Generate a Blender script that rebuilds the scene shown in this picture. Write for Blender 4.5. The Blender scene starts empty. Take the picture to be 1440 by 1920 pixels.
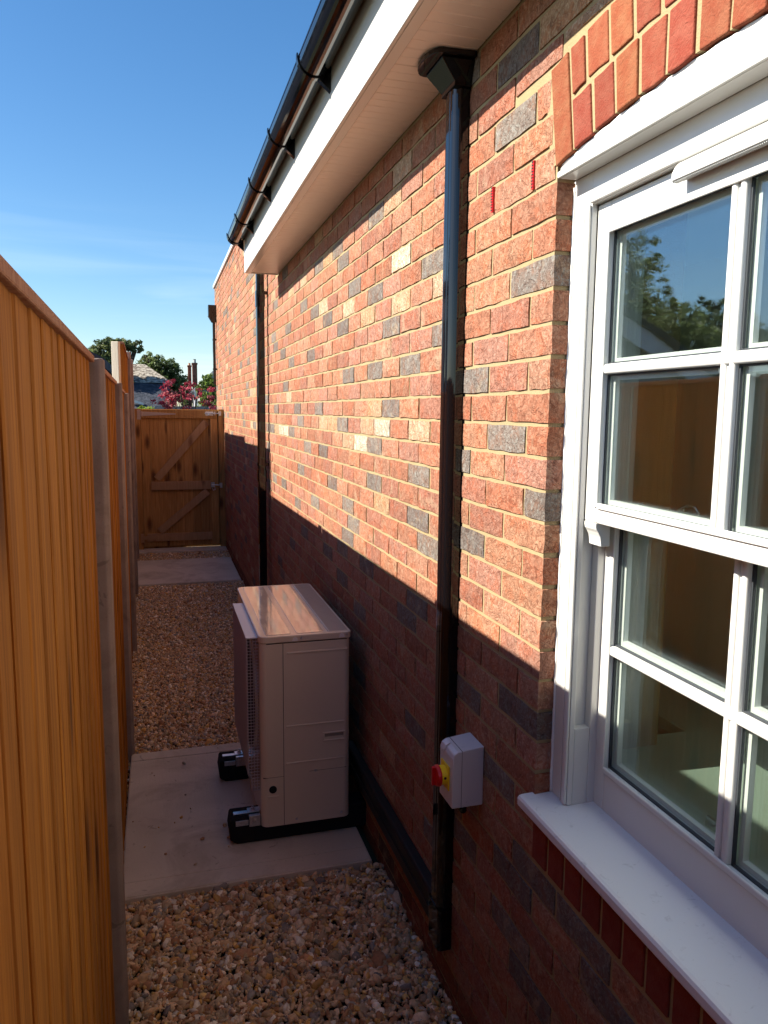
import bpy, bmesh, math, random
import numpy as np
from mathutils import Vector, Matrix, noise as mnoise

random.seed(7); rng = np.random.default_rng(11)
SC = bpy.context.scene
C = SC.collection
H = 1.87            # eye height above the ground; heights below are written relative to the eye
# ------------------------------------------------------------------ camera
F_PX, YAW, PITCH, ROLL = 1436.9, 0.28557, 0.13083, 0.00945
cy, sy, cp, sp = math.cos(YAW), math.sin(YAW), math.cos(PITCH), math.sin(PITCH)
fwd = Vector((sy*cp, cy*cp, -sp)); rt = Vector((cy, -sy, 0)); up = rt.cross(fwd)
r2 = rt*math.cos(ROLL)+up*math.sin(ROLL); u2 = -rt*math.sin(ROLL)+up*math.cos(ROLL)
cam = bpy.data.cameras.new('camera'); camo = bpy.data.objects.new('camera', cam); C.objects.link(camo)
camo.matrix_world = Matrix(((r2.x, u2.x, -fwd.x, 0), (r2.y, u2.y, -fwd.y, 0), (r2.z, u2.z, -fwd.z, H), (0, 0, 0, 1)))
cam.sensor_fit = 'VERTICAL'; cam.sensor_height = 36; cam.lens = F_PX/1920*36
cam.clip_start = .02; cam.clip_end = 2000
SC.camera = camo
# ------------------------------------------------------------------ sky, sun, exposure
SUN = Vector((1, -.05, -.745)).normalized()
ELEV = math.asin(-SUN.z)
w = bpy.data.worlds.new('World'); SC.world = w; w.use_nodes = True
nt = w.node_tree; nt.nodes.clear()
sky = nt.nodes.new('ShaderNodeTexSky'); sky.sky_type = 'NISHITA'; sky.sun_disc = False
sky.sun_elevation = ELEV; sky.sun_rotation = math.atan2(-SUN.x, -SUN.y)
sky.air_density = 1.0; sky.dust_density = .5; sky.ozone_density = 3.0
tc = nt.nodes.new('ShaderNodeTexCoord')
mp = nt.nodes.new('ShaderNodeMapping'); mp.inputs['Scale'].default_value = (1.2, 1.2, 16)
cn = nt.nodes.new('ShaderNodeTexNoise'); cn.inputs['Scale'].default_value = 2.2; cn.inputs['Detail'].default_value = 5
cn.inputs['Distortion'].default_value = .6
cr = nt.nodes.new('ShaderNodeValToRGB'); cr.color_ramp.elements[0].position = .42; cr.color_ramp.elements[1].position = .74
sx = nt.nodes.new('ShaderNodeSeparateXYZ')
er = nt.nodes.new('ShaderNodeValToRGB')
er.color_ramp.elements[0].position = 0; er.color_ramp.elements[0].color = (1, 1, 1, 1)
er.color_ramp.elements[1].position = .24; er.color_ramp.elements[1].color = (0, 0, 0, 1)
e = er.color_ramp.elements.new(.065); e.color = (.85, .85, .85, 1)
e = er.color_ramp.elements.new(.10); e.color = (.35, .35, .35, 1)
mul = nt.nodes.new('ShaderNodeMath'); mul.operation = 'MULTIPLY'
mix = nt.nodes.new('ShaderNodeMix'); mix.data_type = 'RGBA'
hs = nt.nodes.new('ShaderNodeHueSaturation'); hs.inputs['Saturation'].default_value = 1.25
bg = nt.nodes.new('ShaderNodeBackground'); bg.inputs['Strength'].default_value = .076
wo = nt.nodes.new('ShaderNodeOutputWorld')
L = nt.links.new
L(tc.outputs['Generated'], mp.inputs['Vector']); L(mp.outputs['Vector'], cn.inputs['Vector']); L(cn.outputs['Fac'], cr.inputs['Fac'])
L(tc.outputs['Generated'], sx.inputs['Vector']); L(sx.outputs['Z'], er.inputs['Fac'])
L(cr.outputs['Color'], mul.inputs[0]); L(er.outputs['Color'], mul.inputs[1]); L(mul.outputs[0], mix.inputs['Factor'])
L(sky.outputs['Color'], hs.inputs['Color']); L(hs.outputs['Color'], mix.inputs['A']); mix.inputs['B'].default_value = (5.2, 6.2, 6.6, 1)
L(mix.outputs['Result'], bg.inputs['Color']); L(bg.outputs['Background'], wo.inputs['Surface'])
sl = bpy.data.lights.new('sun', 'SUN'); sl.energy = 5.0; sl.angle = math.radians(.5); sl.color = (1, .93, .82)
so = bpy.data.objects.new('sun', sl); C.objects.link(so); so.rotation_euler = SUN.to_track_quat('-Z', 'Y').to_euler(); so.location = (-20, 0, 20)
SC.view_settings.view_transform = 'Standard'; SC.view_settings.look = 'None'
SC.view_settings.exposure = 1.35; SC.view_settings.gamma = 1; SC.view_settings.use_curve_mapping = False
SC.render.engine = 'CYCLES'
SC.cycles.max_bounces = 10; SC.cycles.diffuse_bounces = 6; SC.cycles.transparent_max_bounces = 16
SC.cycles.use_denoising = True

# ------------------------------------------------------------------ helpers
WL = {}
def tag(o, label=None, cat=None, group=None, kind=None):
    if label: o['label'] = label
    if cat: o['category'] = cat
    if group: o['group'] = group
    if kind: o['kind'] = kind
    return o
def empty(name, loc):
    o = bpy.data.objects.new(name, None); C.objects.link(o)
    o.location = (loc[0], loc[1], loc[2]+H); o.empty_display_size = .1
    WL[o] = Vector(o.location); return o
def put(name, me, parent, wloc, mat=None):
    o = bpy.data.objects.new(name, me); C.objects.link(o)
    wloc = Vector(wloc); WL[o] = wloc
    if parent is not None: o.parent = parent; o.location = wloc-WL[parent]
    else: o.location = wloc
    if mat is not None and not me.materials: me.materials.append(mat)
    return o
class MB:
    def __init__(s): s.v = []; s.f = []; s.c = []
    def add(s, vs, fs, col=None):
        b = len(s.v); s.v += [tuple(v) for v in vs]; s.f += [tuple(b+i for i in f) for f in fs]
        if col is not None: s.c += [col]*len(vs)
    def box(s, x0, x1, y0, y1, z0, z1, col=None):
        s.add([(x0,y0,z0),(x1,y0,z0),(x1,y1,z0),(x0,y1,z0),(x0,y0,z1),(x1,y0,z1),(x1,y1,z1),(x0,y1,z1)],
              [(0,3,2,1),(4,5,6,7),(0,1,5,4),(1,2,6,5),(2,3,7,6),(3,0,4,7)], col)
        return s
    def obox(s, c, ax, ay, az, col=None):
        c = Vector(c); ax = Vector(ax); ay = Vector(ay); az = Vector(az)
        vs = [c+i*ax+j*ay+k*az for k in (-.5,.5) for (i, j) in ((-.5,-.5),(.5,-.5),(.5,.5),(-.5,.5))]
        s.add(vs, [(0,3,2,1),(4,5,6,7),(0,1,5,4),(1,2,6,5),(2,3,7,6),(3,0,4,7)], col); return s
    def prism(s, poly, axis, a0, a1, col=None):
        # poly: 2-D points in the two axes other than `axis`, extruded from a0 to a1
        def P(p, a):
            return {0: (a, p[0], p[1]), 1: (p[0], a, p[1]), 2: (p[0], p[1], a)}[axis]
        n = len(poly); vs = [P(p, a0) for p in poly]+[P(p, a1) for p in poly]
        fs = [tuple(range(n))[::-1], tuple(range(n, 2*n))]+[(i, (i+1) % n, n+(i+1) % n, n+i) for i in range(n)]
        s.add(vs, fs, col); return s
    def tube(s, pts, r, n=8, cap=True):
        pts = [Vector(p) for p in pts]; rs = r if isinstance(r, (list, tuple)) else [r]*len(pts)
        vs = []; fs = []
        for i, p in enumerate(pts):
            d = (pts[min(i+1, len(pts)-1)]-pts[max(i-1, 0)]).normalized()
            a = d.orthogonal().normalized() if abs(d.z) < .9 else Vector((1, 0, 0)).cross(d).normalized()
            b = d.cross(a)
            for k in range(n):
                t = 2*math.pi*k/n; vs.append(p+(a*math.cos(t)+b*math.sin(t))*rs[i])
        for i in range(len(pts)-1):
            for k in range(n):
                fs.append((i*n+k, i*n+(k+1) % n, (i+1)*n+(k+1) % n, (i+1)*n+k))
        if cap: fs.append(tuple(range(n))[::-1]); fs.append(tuple((len(pts)-1)*n+k for k in range(n)))
        s.add(vs, fs); return s
    def lathe(s, c, axis, prof, n=24):
        # prof: (radius, offset along axis)
        c = Vector(c); d = Vector(axis).normalized(); a = d.orthogonal().normalized(); b = d.cross(a); vs = []; fs = []
        for r, o in prof:
            for k in range(n):
                t = 2*math.pi*k/n; vs.append(c+d*o+(a*math.cos(t)+b*math.sin(t))*r)
        for i in range(len(prof)-1):
            for k in range(n): fs.append((i*n+k, i*n+(k+1) % n, (i+1)*n+(k+1) % n, (i+1)*n+k))
        fs.append(tuple(range(n))[::-1]); fs.append(tuple((len(prof)-1)*n+k for k in range(n)))
        s.add(vs, fs); return s
    def build(s, name, mat, parent=None, bevel=0, seg=2, smooth=False, base=False):
        v = np.array(s.v, float); lo = v.min(0); hi = v.max(0); o0 = (lo+hi)/2
        if base or parent is None: o0[2] = lo[2]
        v -= o0
        me = bpy.data.meshes.new(name); me.from_pydata(v.tolist(), [], s.f)
        bm = bmesh.new(); bm.from_mesh(me); bmesh.ops.recalc_face_normals(bm, faces=bm.faces); bm.to_mesh(me); bm.free()
        if s.c:
            a = me.color_attributes.new('tint', 'FLOAT_COLOR', 'POINT')
            a.data.foreach_set('color', np.array(s.c, dtype=np.float32).ravel())
        if smooth:
            for p_ in me.polygons: p_.use_smooth = True
        o = put(name, me, parent, (o0[0], o0[1], o0[2]+H), mat)
        if bevel:
            m = o.modifiers.new('bevel', 'BEVEL'); m.width = bevel; m.segments = seg; m.limit_method = 'ANGLE'; m.angle_limit = math.radians(40)
        return o

# ------------------------------------------------------------------ materials
def material(name, col=(.8,.8,.8), rough=.5, metal=0, spec=.5, coat=0):
    m = bpy.data.materials.new(name); m.use_nodes = True
    b = m.node_tree.nodes['Principled BSDF']
    b.inputs['Base Color'].default_value = (*col, 1); b.inputs['Roughness'].default_value = rough
    b.inputs['Metallic'].default_value = metal; b.inputs['Specular IOR Level'].default_value = spec
    b.inputs['Coat Weight'].default_value = coat; b.inputs['Coat Roughness'].default_value = .05
    return m
class NB:
    def __init__(s, m): s.m = m; s.t = m.node_tree; s.b = s.t.nodes['Principled BSDF']
    def n(s, typ, **kw):
        o = s.t.nodes.new('ShaderNode'+typ)
        for k, v in kw.items():
            if k in o.inputs: o.inputs[k].default_value = v
            else: setattr(o, k, v)
        return o
    def l(s, a, b): s.t.links.new(a, b)
    def pos(s, scale=(1, 1, 1)):
        g = s.n('NewGeometry'); m = s.n('Mapping'); m.inputs['Scale'].default_value = scale; s.l(g.outputs['Position'], m.inputs['Vector']); return m.outputs['Vector']
    def noise(s, vec, scale, detail=3, dist=0, rough=.5):
        n = s.n('TexNoise', Scale=scale, Detail=detail, Distortion=dist, Roughness=rough)
        s.l(vec, n.inputs['Vector']); return n.outputs['Fac']
    def ramp(s, fac, stops):
        r = s.n('ValToRGB'); e = r.color_ramp.elements
        while len(e) < len(stops): e.new(.5)
        for i, (p_, c) in enumerate(stops):
            e[i].position = p_; e[i].color = (c, c, c, 1) if isinstance(c, (int, float)) else (*c, 1)
        s.l(fac, r.inputs['Fac']); return r.outputs['Color']
    def mixc(s, f, a, b, mode='MIX'):
        m = s.n('Mix', data_type='RGBA', blend_type=mode)
        for k, v in (('Factor', f), ('A', a), ('B', b)):
            i = m.inputs[k] if k != 'Factor' else m.inputs['Factor']
            if hasattr(v, 'links') or hasattr(v, 'is_linked'): s.l(v, i)
            elif k == 'Factor': i.default_value = v
            else: i.default_value = (*v, 1)
        return m.outputs['Result']
    def math(s, op, a, b=0):
        m = s.n('Math', operation=op)
        for i, v in enumerate((a, b)):
            if hasattr(v, 'is_linked'): s.l(v, m.inputs[i])
            else: m.inputs[i].default_value = v
        return m.outputs[0]
    def bump(s, h, strength=.5, dist=.002):
        b = s.n('Bump', Strength=strength, Distance=dist); s.l(h, b.inputs['Height']); s.l(b.outputs['Normal'], s.b.inputs['Normal'])
    def color(s, c): s.l(c, s.b.inputs['Base Color'])

def brick_mat(name, src, rustic=True):
    m = material(name, rough=.92, spec=.2); k = NB(m)
    if src == 'obj': tint = k.n('ObjectInfo').outputs['Color']
    else: tint = k.n('Attribute', attribute_name='tint').outputs['Color']
    p_ = k.pos()
    if rustic:
        n1 = k.noise(p_, 17, 3, .5)
        c = k.mixc(k.ramp(n1, [(.46, 0), (.6, .55)]), tint, k.mixc(1, tint, (1.25, .82, .62), 'MULTIPLY'))
        n2 = k.noise(p_, 62, 5, 1.6, .62)
        c = k.mixc(k.ramp(n2, [(.48, 0), (.63, .7)]), c, k.mixc(1, tint, (1.5, 1.85, 2.0), 'MULTIPLY'))
        c = k.mixc(k.ramp(k.noise(p_, 10, 3, 1.0), [(.60, 0), (.70, .42)]), c, (.42, .32, .21))
        n4 = k.noise(p_, 26, 4, 2.2, .6)
        c = k.mixc(k.ramp(n4, [(.3, .75), (.42, 0)]), c, k.mixc(1, tint, (.55, .40, .36), 'MULTIPLY'))  # darker creases: fold shade painted into the tint
        k.color(c)
        n6 = k.ramp(k.noise(p_, 13, 5, 1.4, .6), [(.475, 1), (.498, .45), (.502, .45), (.53, 1)])
        c = k.mixc(n6, k.mixc(1, c, (.66, .52, .47), 'MULTIPLY'), c); k.color(c)  # crease lines darkened in colour as painted shade
        n3 = k.math('ADD', k.noise(p_, 34, 6, 2.6, .62), k.math('MULTIPLY', n6, .28))
        n5 = k.noise(p_, 260, 3, 0, .6)
        k.bump(k.math('ADD', n3, k.math('MULTIPLY', n5, .22)), .95, .008)
    else:
        n1 = k.noise(p_, 30, 4); n2 = k.noise(p_, 300, 3)
        c = k.mixc(k.ramp(n1, [(.35, 0), (.65, .75)]), tint, k.mixc(1, tint, (1.15, 1.7, 1.8), 'MULTIPLY'))
        c = k.mixc(k.ramp(n2, [(.55, 0), (.75, .25)]), c, (.28, .14, .09)); k.color(c)
        k.bump(k.math('ADD', k.math('MULTIPLY', k.noise(p_, 70, 5, 1.5), .8), k.math('MULTIPLY', n2, .35)), .8, .004)
    return m
M_BRICK = brick_mat('rustic_brick', 'obj'); M_BRICKS = brick_mat('rustic_brick_courses', 'att')
M_RED = brick_mat('smooth_red_brick', 'obj', False)
M_MORTAR = material('buff_mortar', (.32, .25, .14), .95, spec=.1); k = NB(M_MORTAR); p_ = k.pos()
k.color(k.mixc(k.noise(p_, 14, 4), (.36, .285, .16), (.28, .215, .115))); k.bump(k.noise(p_, 240, 4), .6, .003)
def wood_mat(name, a, b, kn, gscale=1.0, varied=.35):
    m = material(name, rough=.75, spec=.25); k = NB(m); oi = k.n('ObjectInfo')
    g = k.n('NewGeometry'); off = k.n('VectorMath', operation='ADD')
    sc = k.n('VectorMath', operation='SCALE'); cx = k.n('CombineXYZ'); k.l(oi.outputs['Random'], cx.inputs[0]); k.l(oi.outputs['Random'], cx.inputs[2])
    k.l(cx.outputs[0], sc.inputs[0]); sc.inputs['Scale'].default_value = 37; k.l(g.outputs['Position'], off.inputs[0]); k.l(sc.outputs[0], off.inputs[1])
    mp1 = k.n('Mapping'); mp1.inputs['Scale'].default_value = (30*gscale, 30*gscale, 1.3*gscale); k.l(off.outputs[0], mp1.inputs['Vector'])
    gr = k.noise(mp1.outputs[0], 1.6, 5, 1.1)
    fine = k.n('Mapping'); fine.inputs['Scale'].default_value = (260*gscale, 260*gscale, 9*gscale); k.l(off.outputs[0], fine.inputs['Vector'])
    gf = k.noise(fine.outputs[0], 1, 4, .4)
    c = k.mixc(k.ramp(gr, [(.3, 0), (.7, 1)]), a, b)
    c = k.mixc(k.ramp(gf, [(.35, .3), (.6, 0)]), c, k.mixc(1, a, (.7, .65, .6), 'MULTIPLY'))
    mk = k.n('Mapping'); mk.inputs['Scale'].default_value = (9, 9, 3.0); k.l(off.outputs[0], mk.inputs['Vector'])
    vo = k.n('TexVoronoi', Scale=.55, voronoi_dimensions='2D'); sv = k.n('SeparateXYZ'); cv = k.n('CombineXYZ'); k.l(mk.outputs[0], sv.inputs[0])
    k.l(sv.outputs[1 if name[:4] == 'oran' else 0], cv.inputs[0]); k.l(sv.outputs[2], cv.inputs[1]); wv = k.n('VectorMath', operation='ADD'); k.l(cv.outputs[0], wv.inputs[0])
    k.l(k.n('TexNoise', Scale=9.0).outputs['Color'], wv.inputs[1]) if False else None; k.l(wv.outputs[0], vo.inputs['Vector'])
    sp = k.n('SeparateColor'); k.l(vo.outputs['Color'], sp.inputs[0])
    kf = k.math('MULTIPLY', k.ramp(vo.outputs['Distance'], [(.04, .95), (.10, .7), (.20, 0)]), k.ramp(sp.outputs[0], [(.40, 0), (.45, 1)]))
    c = k.mixc(kf, c, kn)
    hs_ = k.n('HueSaturation'); k.l(c, hs_.inputs['Color'])
    vr = k.n('MapRange'); k.l(oi.outputs['Random'], vr.inputs[0]); vr.inputs[3].default_value = 1-varied; vr.inputs[4].default_value = 1+varied*.6
    k.l(vr.outputs[0], hs_.inputs['Value']); k.color(hs_.outputs['Color'])
    k.bump(k.math('ADD', gf, k.math('MULTIPLY', gr, .6)), .45, .003)
    return m
M_WOOD = wood_mat('orange_stained_timber', (.25, .088, .010), (.50, .205, .030), (.10, .032, .008), varied=.22)
M_GATE = wood_mat('gate_timber', (.33, .165, .05), (.54, .31, .11), (.10, .04, .015), varied=.18)
M_RAIL = wood_mat('pale_gate_timber', (.38, .235, .12), (.48, .31, .17), (.2, .1, .05), varied=.1)
M_CAP = wood_mat('pinkish_capping_timber', (.32, .15, .085), (.46, .25, .15), (.2, .08, .04), varied=.1)
M_LITEND = wood_mat('pale_weathered_timber', (.66, .58, .44), (.8, .72, .58), (.45, .36, .25), varied=.05)  # kept very pale so the end face at the step looks sunlit
def concrete_mat(name, a, b, sc=8, bs=.5):
    m = material(name, rough=.9, spec=.2); k = NB(m); p_ = k.pos()
    c = k.mixc(k.ramp(k.noise(p_, sc*.5, 6, .6), [(.3, 0), (.7, 1)]), a, b)
    c = k.mixc(k.ramp(k.noise(p_, 120, 3), [(.62, 0), (.75, .35)]), c, (a[0]*.5, a[1]*.5, a[2]*.5))
    c = k.mixc(k.ramp(k.noise(p_, 2.6, 6, .9, .65), [(.50, 0), (.66, .55)]), c, (a[0]*.62, a[1]*.58, a[2]*.52))
    c = k.mixc(k.ramp(k.noise(p_, 19, 5, 1.2), [(.66, 0), (.70, .45)]), c, (a[0]*.45, a[1]*.42, a[2]*.4)); k.color(c)
    br = k.noise(k.pos((90, 8, 1)), 1.0, 3)
    k.bump(k.math('ADD', k.math('MULTIPLY', k.noise(p_, 160, 5), .6), k.math('MULTIPLY', br, .4)), bs, .003); return m
M_SLAB = concrete_mat('brushed_concrete', (.54, .475, .375), (.66, .59, .48), 5)
M_POST = concrete_mat('cast_concrete', (.25, .20, .175), (.33, .27, .235), 14)
M_PVC = material('white_upvc', (.60, .60, .57), .22, spec=.5); k = NB(M_PVC); p_ = k.pos()
k.bump(k.noise(p_, 6, 2), .05, .004)
M_SILL = material('white_upvc_sill', (.70, .70, .71), .3); k = NB(M_SILL); p_ = k.pos()
c = k.mixc(k.ramp(k.noise(p_, 42, 4, 1.2), [(.62, 0), (.72, .45)]), (.70, .70, .71), (.45, .44, .44))
c = k.mixc(k.ramp(k.noise(k.pos((7, 30, 7)), 3, 3, 2.5), [(.70, 0), (.735, .35)]), c, (.55, .5, .45)); k.color(c)
M_SOFFIT = material('white_soffit_pvc', (.84, .80, .74), .32)
M_BLACK = material('black_pvc', (.003, .003, .004), .16, spec=.55); k = NB(M_BLACK)
k.l(k.ramp(k.noise(k.pos((60, 60, 3)), 1, 4), [(.3, .03), (.8, .09)]), k.b.inputs['Roughness'])
M_MATTE = material('satin_black_plastic', (.010, .010, .012), .5, spec=.35)
M_RUBBER = material('black_rubber', (.012, .012, .013), .85, spec=.2)
M_ZINC = material('galvanised_steel', (.55, .57, .6), .35, metal=1); k = NB(M_ZINC)
k.color(k.mixc(k.noise(k.pos(), 90, 3), (.35, .37, .4), (.75, .77, .8)))
M_HP = material('cream_painted_steel', (.68, .61, .49), .2, spec=.5, coat=.3); k = NB(M_HP); k.bump(k.noise(k.pos((4, 1.6, 4)), 3, 2), .25, .006)
M_HPG = material('grey_fan_guard', (.42, .38, .40), .45)
M_DARK = material('dark_recess', (.02, .018, .018), .7)
M_BOX = material('light_grey_plastic', (.62, .61, .62), .35); k = NB(M_BOX)
k.color(k.mixc(k.ramp(k.noise(k.pos(), 45, 4, 1), [(.69, 0), (.75, .4)]), (.62, .61, .62), (.3, .3, .32)))
M_YEL = material('yellow_plastic', (.85, .62, .01), .35); M_REDP = material('red_plastic', (.55, .008, .012), .3)
M_WEEP = material('red_weep_vent', (.62, .01, .015), .5)
M_MUD = material('red_mud_splash', (.17, .06, .035), .95)
M_WINT = material('interior_plaster', (.78, .78, .70), .9); M_FLOOR = material('interior_floor', (.50, .46, .40), .6)
M_IBOARD = material('interior_window_board', (.55, .60, .52), .35)
M_SEAL = material('white_sealant', (.75, .75, .72), .5)
M_CHROME = material('chrome', (.7, .68, .64), .12, metal=1)
M_GASKET = material('grey_gasket', (.03, .035, .04), .6)
# window glass: thin reflective pane
M_GLASS = bpy.data.materials.new('window_glass'); M_GLASS.use_nodes = True
t = M_GLASS.node_tree; t.nodes.clear(); n_ = t.nodes.new
o_ = n_('ShaderNodeOutputMaterial'); mx = n_('ShaderNodeMixShader'); tr = n_('ShaderNodeBsdfTransparent'); gl = n_('ShaderNodeBsdfGlossy')
fr = n_('ShaderNodeFresnel'); _g = n_('ShaderNodeNewGeometry'); _m = n_('ShaderNodeMapRange'); _m.inputs[3].default_value = 1.95; _m.inputs[4].default_value = 1/1.95
t.links.new(_g.outputs['Backfacing'], _m.inputs[0]); t.links.new(_m.outputs[0], fr.inputs['IOR'])
gl.inputs['Roughness'].default_value = .0
tr.inputs['Color'].default_value = (.90, .93, .91, 1); gl.inputs['Color'].default_value = (.84, .91, 1.0, 1)
bp_ = n_('ShaderNodeBump'); bp_.inputs['Strength'].default_value = .02; bp_.inputs['Distance'].default_value = .01
nn = n_('ShaderNodeTexNoise'); nn.inputs['Scale'].default_value = 3; t.links.new(nn.outputs['Fac'], bp_.inputs['Height']); t.links.new(bp_.outputs['Normal'], gl.inputs['Normal'])
t.links.new(fr.outputs[0], mx.inputs[0]); t.links.new(tr.outputs[0], mx.inputs[1]); t.links.new(gl.outputs[0], mx.inputs[2]); t.links.new(mx.outputs[0], o_.inputs['Surface'])
def tint_mat(name, rough=.8, spec=.2, trans=0, var=.0, att='tint'):
    m = material(name, rough=rough, spec=spec); k = NB(m)
    c = k.n('Attribute', attribute_name=att).outputs['Color']
    if var: c = k.mixc(k.ramp(k.noise(k.pos(), var, 3), [(.4, 0), (.65, .5)]), c, k.mixc(1, c, (.6, .58, .55), 'MULTIPLY'))
    k.color(c)
    if trans: k.b.inputs['Transmission Weight'].default_value = 0; k.b.inputs['Subsurface Weight'].default_value = 0
    return m
M_LEAF = tint_mat('leaf', .55, .3)
t = M_LEAF.node_tree; tl = t.nodes.new('ShaderNodeBsdfTranslucent'); ms = t.nodes.new('ShaderNodeMixShader'); ms.inputs[0].default_value = .45
t.links.new([n for n in t.nodes if n.type == 'ATTRIBUTE'][0].outputs['Color'], tl.inputs['Color']); t.links.new(t.nodes['Principled BSDF'].outputs[0], ms.inputs[1]); t.links.new(tl.outputs[0], ms.inputs[2])
t.links.new(ms.outputs[0], [n for n in t.nodes if n.type == 'OUTPUT_MATERIAL'][0].inputs['Surface'])
M_PEB = tint_mat('pebble', .7, .3, var=120)

# ------------------------------------------------------------------ ground
G = -H
gm = MB(); gm.add([(-400, -200, G-.02), (400, -200, G-.02), (400, 900, G-.02), (-400, 900, G-.02)], [(0, 1, 2, 3)])
M_EARTH = material('earth', (.10, .07, .05), .95); k = NB(M_EARTH); k.color(k.mixc(k.noise(k.pos(), 3, 5), (.05, .045, .03), (.03, .045, .015)))
g_ = gm.build('ground', M_EARTH); tag(g_, 'flat earth under the gravel and the gardens', kind='structure')
def slab(name, label, x0, x1, y0, y1, band=.07):
    m = MB(); m.box(x0, x1, y0, y1, G-.08, G+.026)
    xi0, xi1, yi0, yi1 = x0+.004, x1-.004, y0+band, y1-band
    m.box(xi0, xi1, y0+.006, yi0-.003, G+.0, G+.030); m.box(xi0, xi1, yi1+.003, y1-.006, G+.0, G+.030)
    m.box(xi0, xi1, yi0+.002, yi1-.002, G+.0, G+.0288)
    o = m.build(name, M_SLAB, bevel=.004); return tag(o, label, kind='structure')
slab('slab', 'brushed concrete slab under the heat pump', -.19, .80, 2.85, 4.14, .10)
slab('slab', 'plain concrete slab set in gravel before the gate', -.30, .825, 8.32, 9.68, .03)
slab('threshold', 'narrow concrete strip under the timber gate', -.34, .835, 10.24, 10.62, .03)

def pebbles(name, label, x0f, x1, y0, y1, dens, r, sub, seed):
    R = np.random.default_rng(seed)
    bm = bmesh.new(); bmesh.ops.create_icosphere(bm, subdivisions=sub, radius=1)
    bv = np.array([v.co[:] for v in bm.verts]); bf = np.array([[v.index for v in f.verts] for f in bm.faces]); bm.free()
    n = int(dens*(x1-x0f(y0))*(y1-y0)); nv = len(bv)
    y = R.uniform(y0, y1, n); xl = np.array([x0f(a) for a in y]); x = xl+R.random(n)*(x1-xl)
    s = r*np.exp(R.normal(0, .36, n))
    sc = np.stack([s*R.uniform(.85, 1.7, n), s*R.uniform(.75, 1.25, n), s*R.uniform(.35, .75, n)], 1)
    z = G+R.uniform(-.3, .95, n)*r*1.1 if name == 'gravel' else np.full(n, G+.034)
    q = R.normal(size=(n, 4)); q[:, 1:3] *= .5; q /= np.linalg.norm(q, axis=1)[:, None]
    a, b, c, d = q.T
    Rm = np.stack([np.stack([1-2*(c*c+d*d), 2*(b*c-a*d), 2*(b*d+a*c)], 1), np.stack([2*(b*c+a*d), 1-2*(b*b+d*d), 2*(c*d-a*b)], 1), np.stack([2*(b*d-a*c), 2*(c*d+a*b), 1-2*(b*b+c*c)], 1)], 1)
    wob = 1+R.normal(0, .13, (n, nv))
    V = bv[None]*wob[:, :, None]*sc[:, None, :]
    V = np.einsum('nij,nvj->nvi', Rm, V)+np.stack([x, y, z+H], 1)[:, None, :]
    Fc = (bf[None]+(np.arange(n)*nv)[:, None, None]).reshape(-1, 3)
    pal = np.array([(.38, .26, .14), (.44, .31, .18), (.33, .18, .09), (.50, .39, .26), (.60, .55, .44), (.25, .20, .13), (.44, .26, .08), (.17, .15, .13), (.34, .31, .26), (.24, .13, .06), (.45, .30, .11), (.34,.26,.16)])
    pr = np.array([4, 4, 3, 3, 1.6, 2.5, 1.4, 1.2, 1.6, 1.6, 1.6, 3]); pr /= pr.sum()
    col = pal[R.choice(len(pal), n, p=pr)]*R.uniform(1.1, 1.9, (n, 1))*np.array([1.12, 1.10, 1.06])
    me = bpy.data.meshes.new(name); me.vertices.add(n*nv); me.vertices.foreach_set('co', V.astype(np.float32).ravel())
    nf = len(Fc); me.loops.add(nf*3); me.loops.foreach_set('vertex_index', Fc.astype(np.int32).ravel())
    me.polygons.add(nf); me.polygons.foreach_set('loop_start', (np.arange(nf)*3).astype(np.int32))
    me.update(); me.polygons.foreach_set('use_smooth', np.ones(nf, bool))
    ca = me.color_attributes.new('tint', 'FLOAT_COLOR', 'POINT')
    cc = np.ones((n, nv, 4), np.float32); cc[:, :, :3] = col[:, None, :]; ca.data.foreach_set('color', cc.ravel())
    me.validate(); o = put(name, me, None, (0, 0, 0), M_PEB)
    return tag(o, label, 'gravel', kind='stuff')
fx = lambda y: -.175-.018*(y-2.25)          # line of the fence boards
pebbles('gravel', 'brown and tan pea gravel in front of the heat pump slab', lambda y: fx(y)+.0, .845, 1.72, 2.85, 10500, .0077, 2, 1)
pebbles('gravel', 'brown gravel path between the two concrete slabs', fx, .845, 4.14, 6.1, 12000, .0071, 1, 2)
pebbles('gravel', 'far gravel beside the second concrete slab', fx, .845, 6.1, 8.32, 9500, .0076, 1, 3)
pebbles('gravel', 'strip of gravel just before the gate threshold', fx, .845, 9.68, 10.25, 9000, .0076, 1, 4)
pebbles('gravel', 'thin line of gravel along the slab foot by the fence', lambda y: fx(y), -.17, 2.85, 4.14, 7000, .007, 1, 5)
pebbles('gravel', 'gravel behind the viewpoint along the wall', lambda y: -.12, .845, -1.2, 1.72, 2500, .012, 1, 6)

pebbles('stray_pebbles', 'a few stray pebbles lying on the slab by the fence', lambda y: -.17, .5, 2.87, 4.1, 22, .006, 2, 8)
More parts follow.
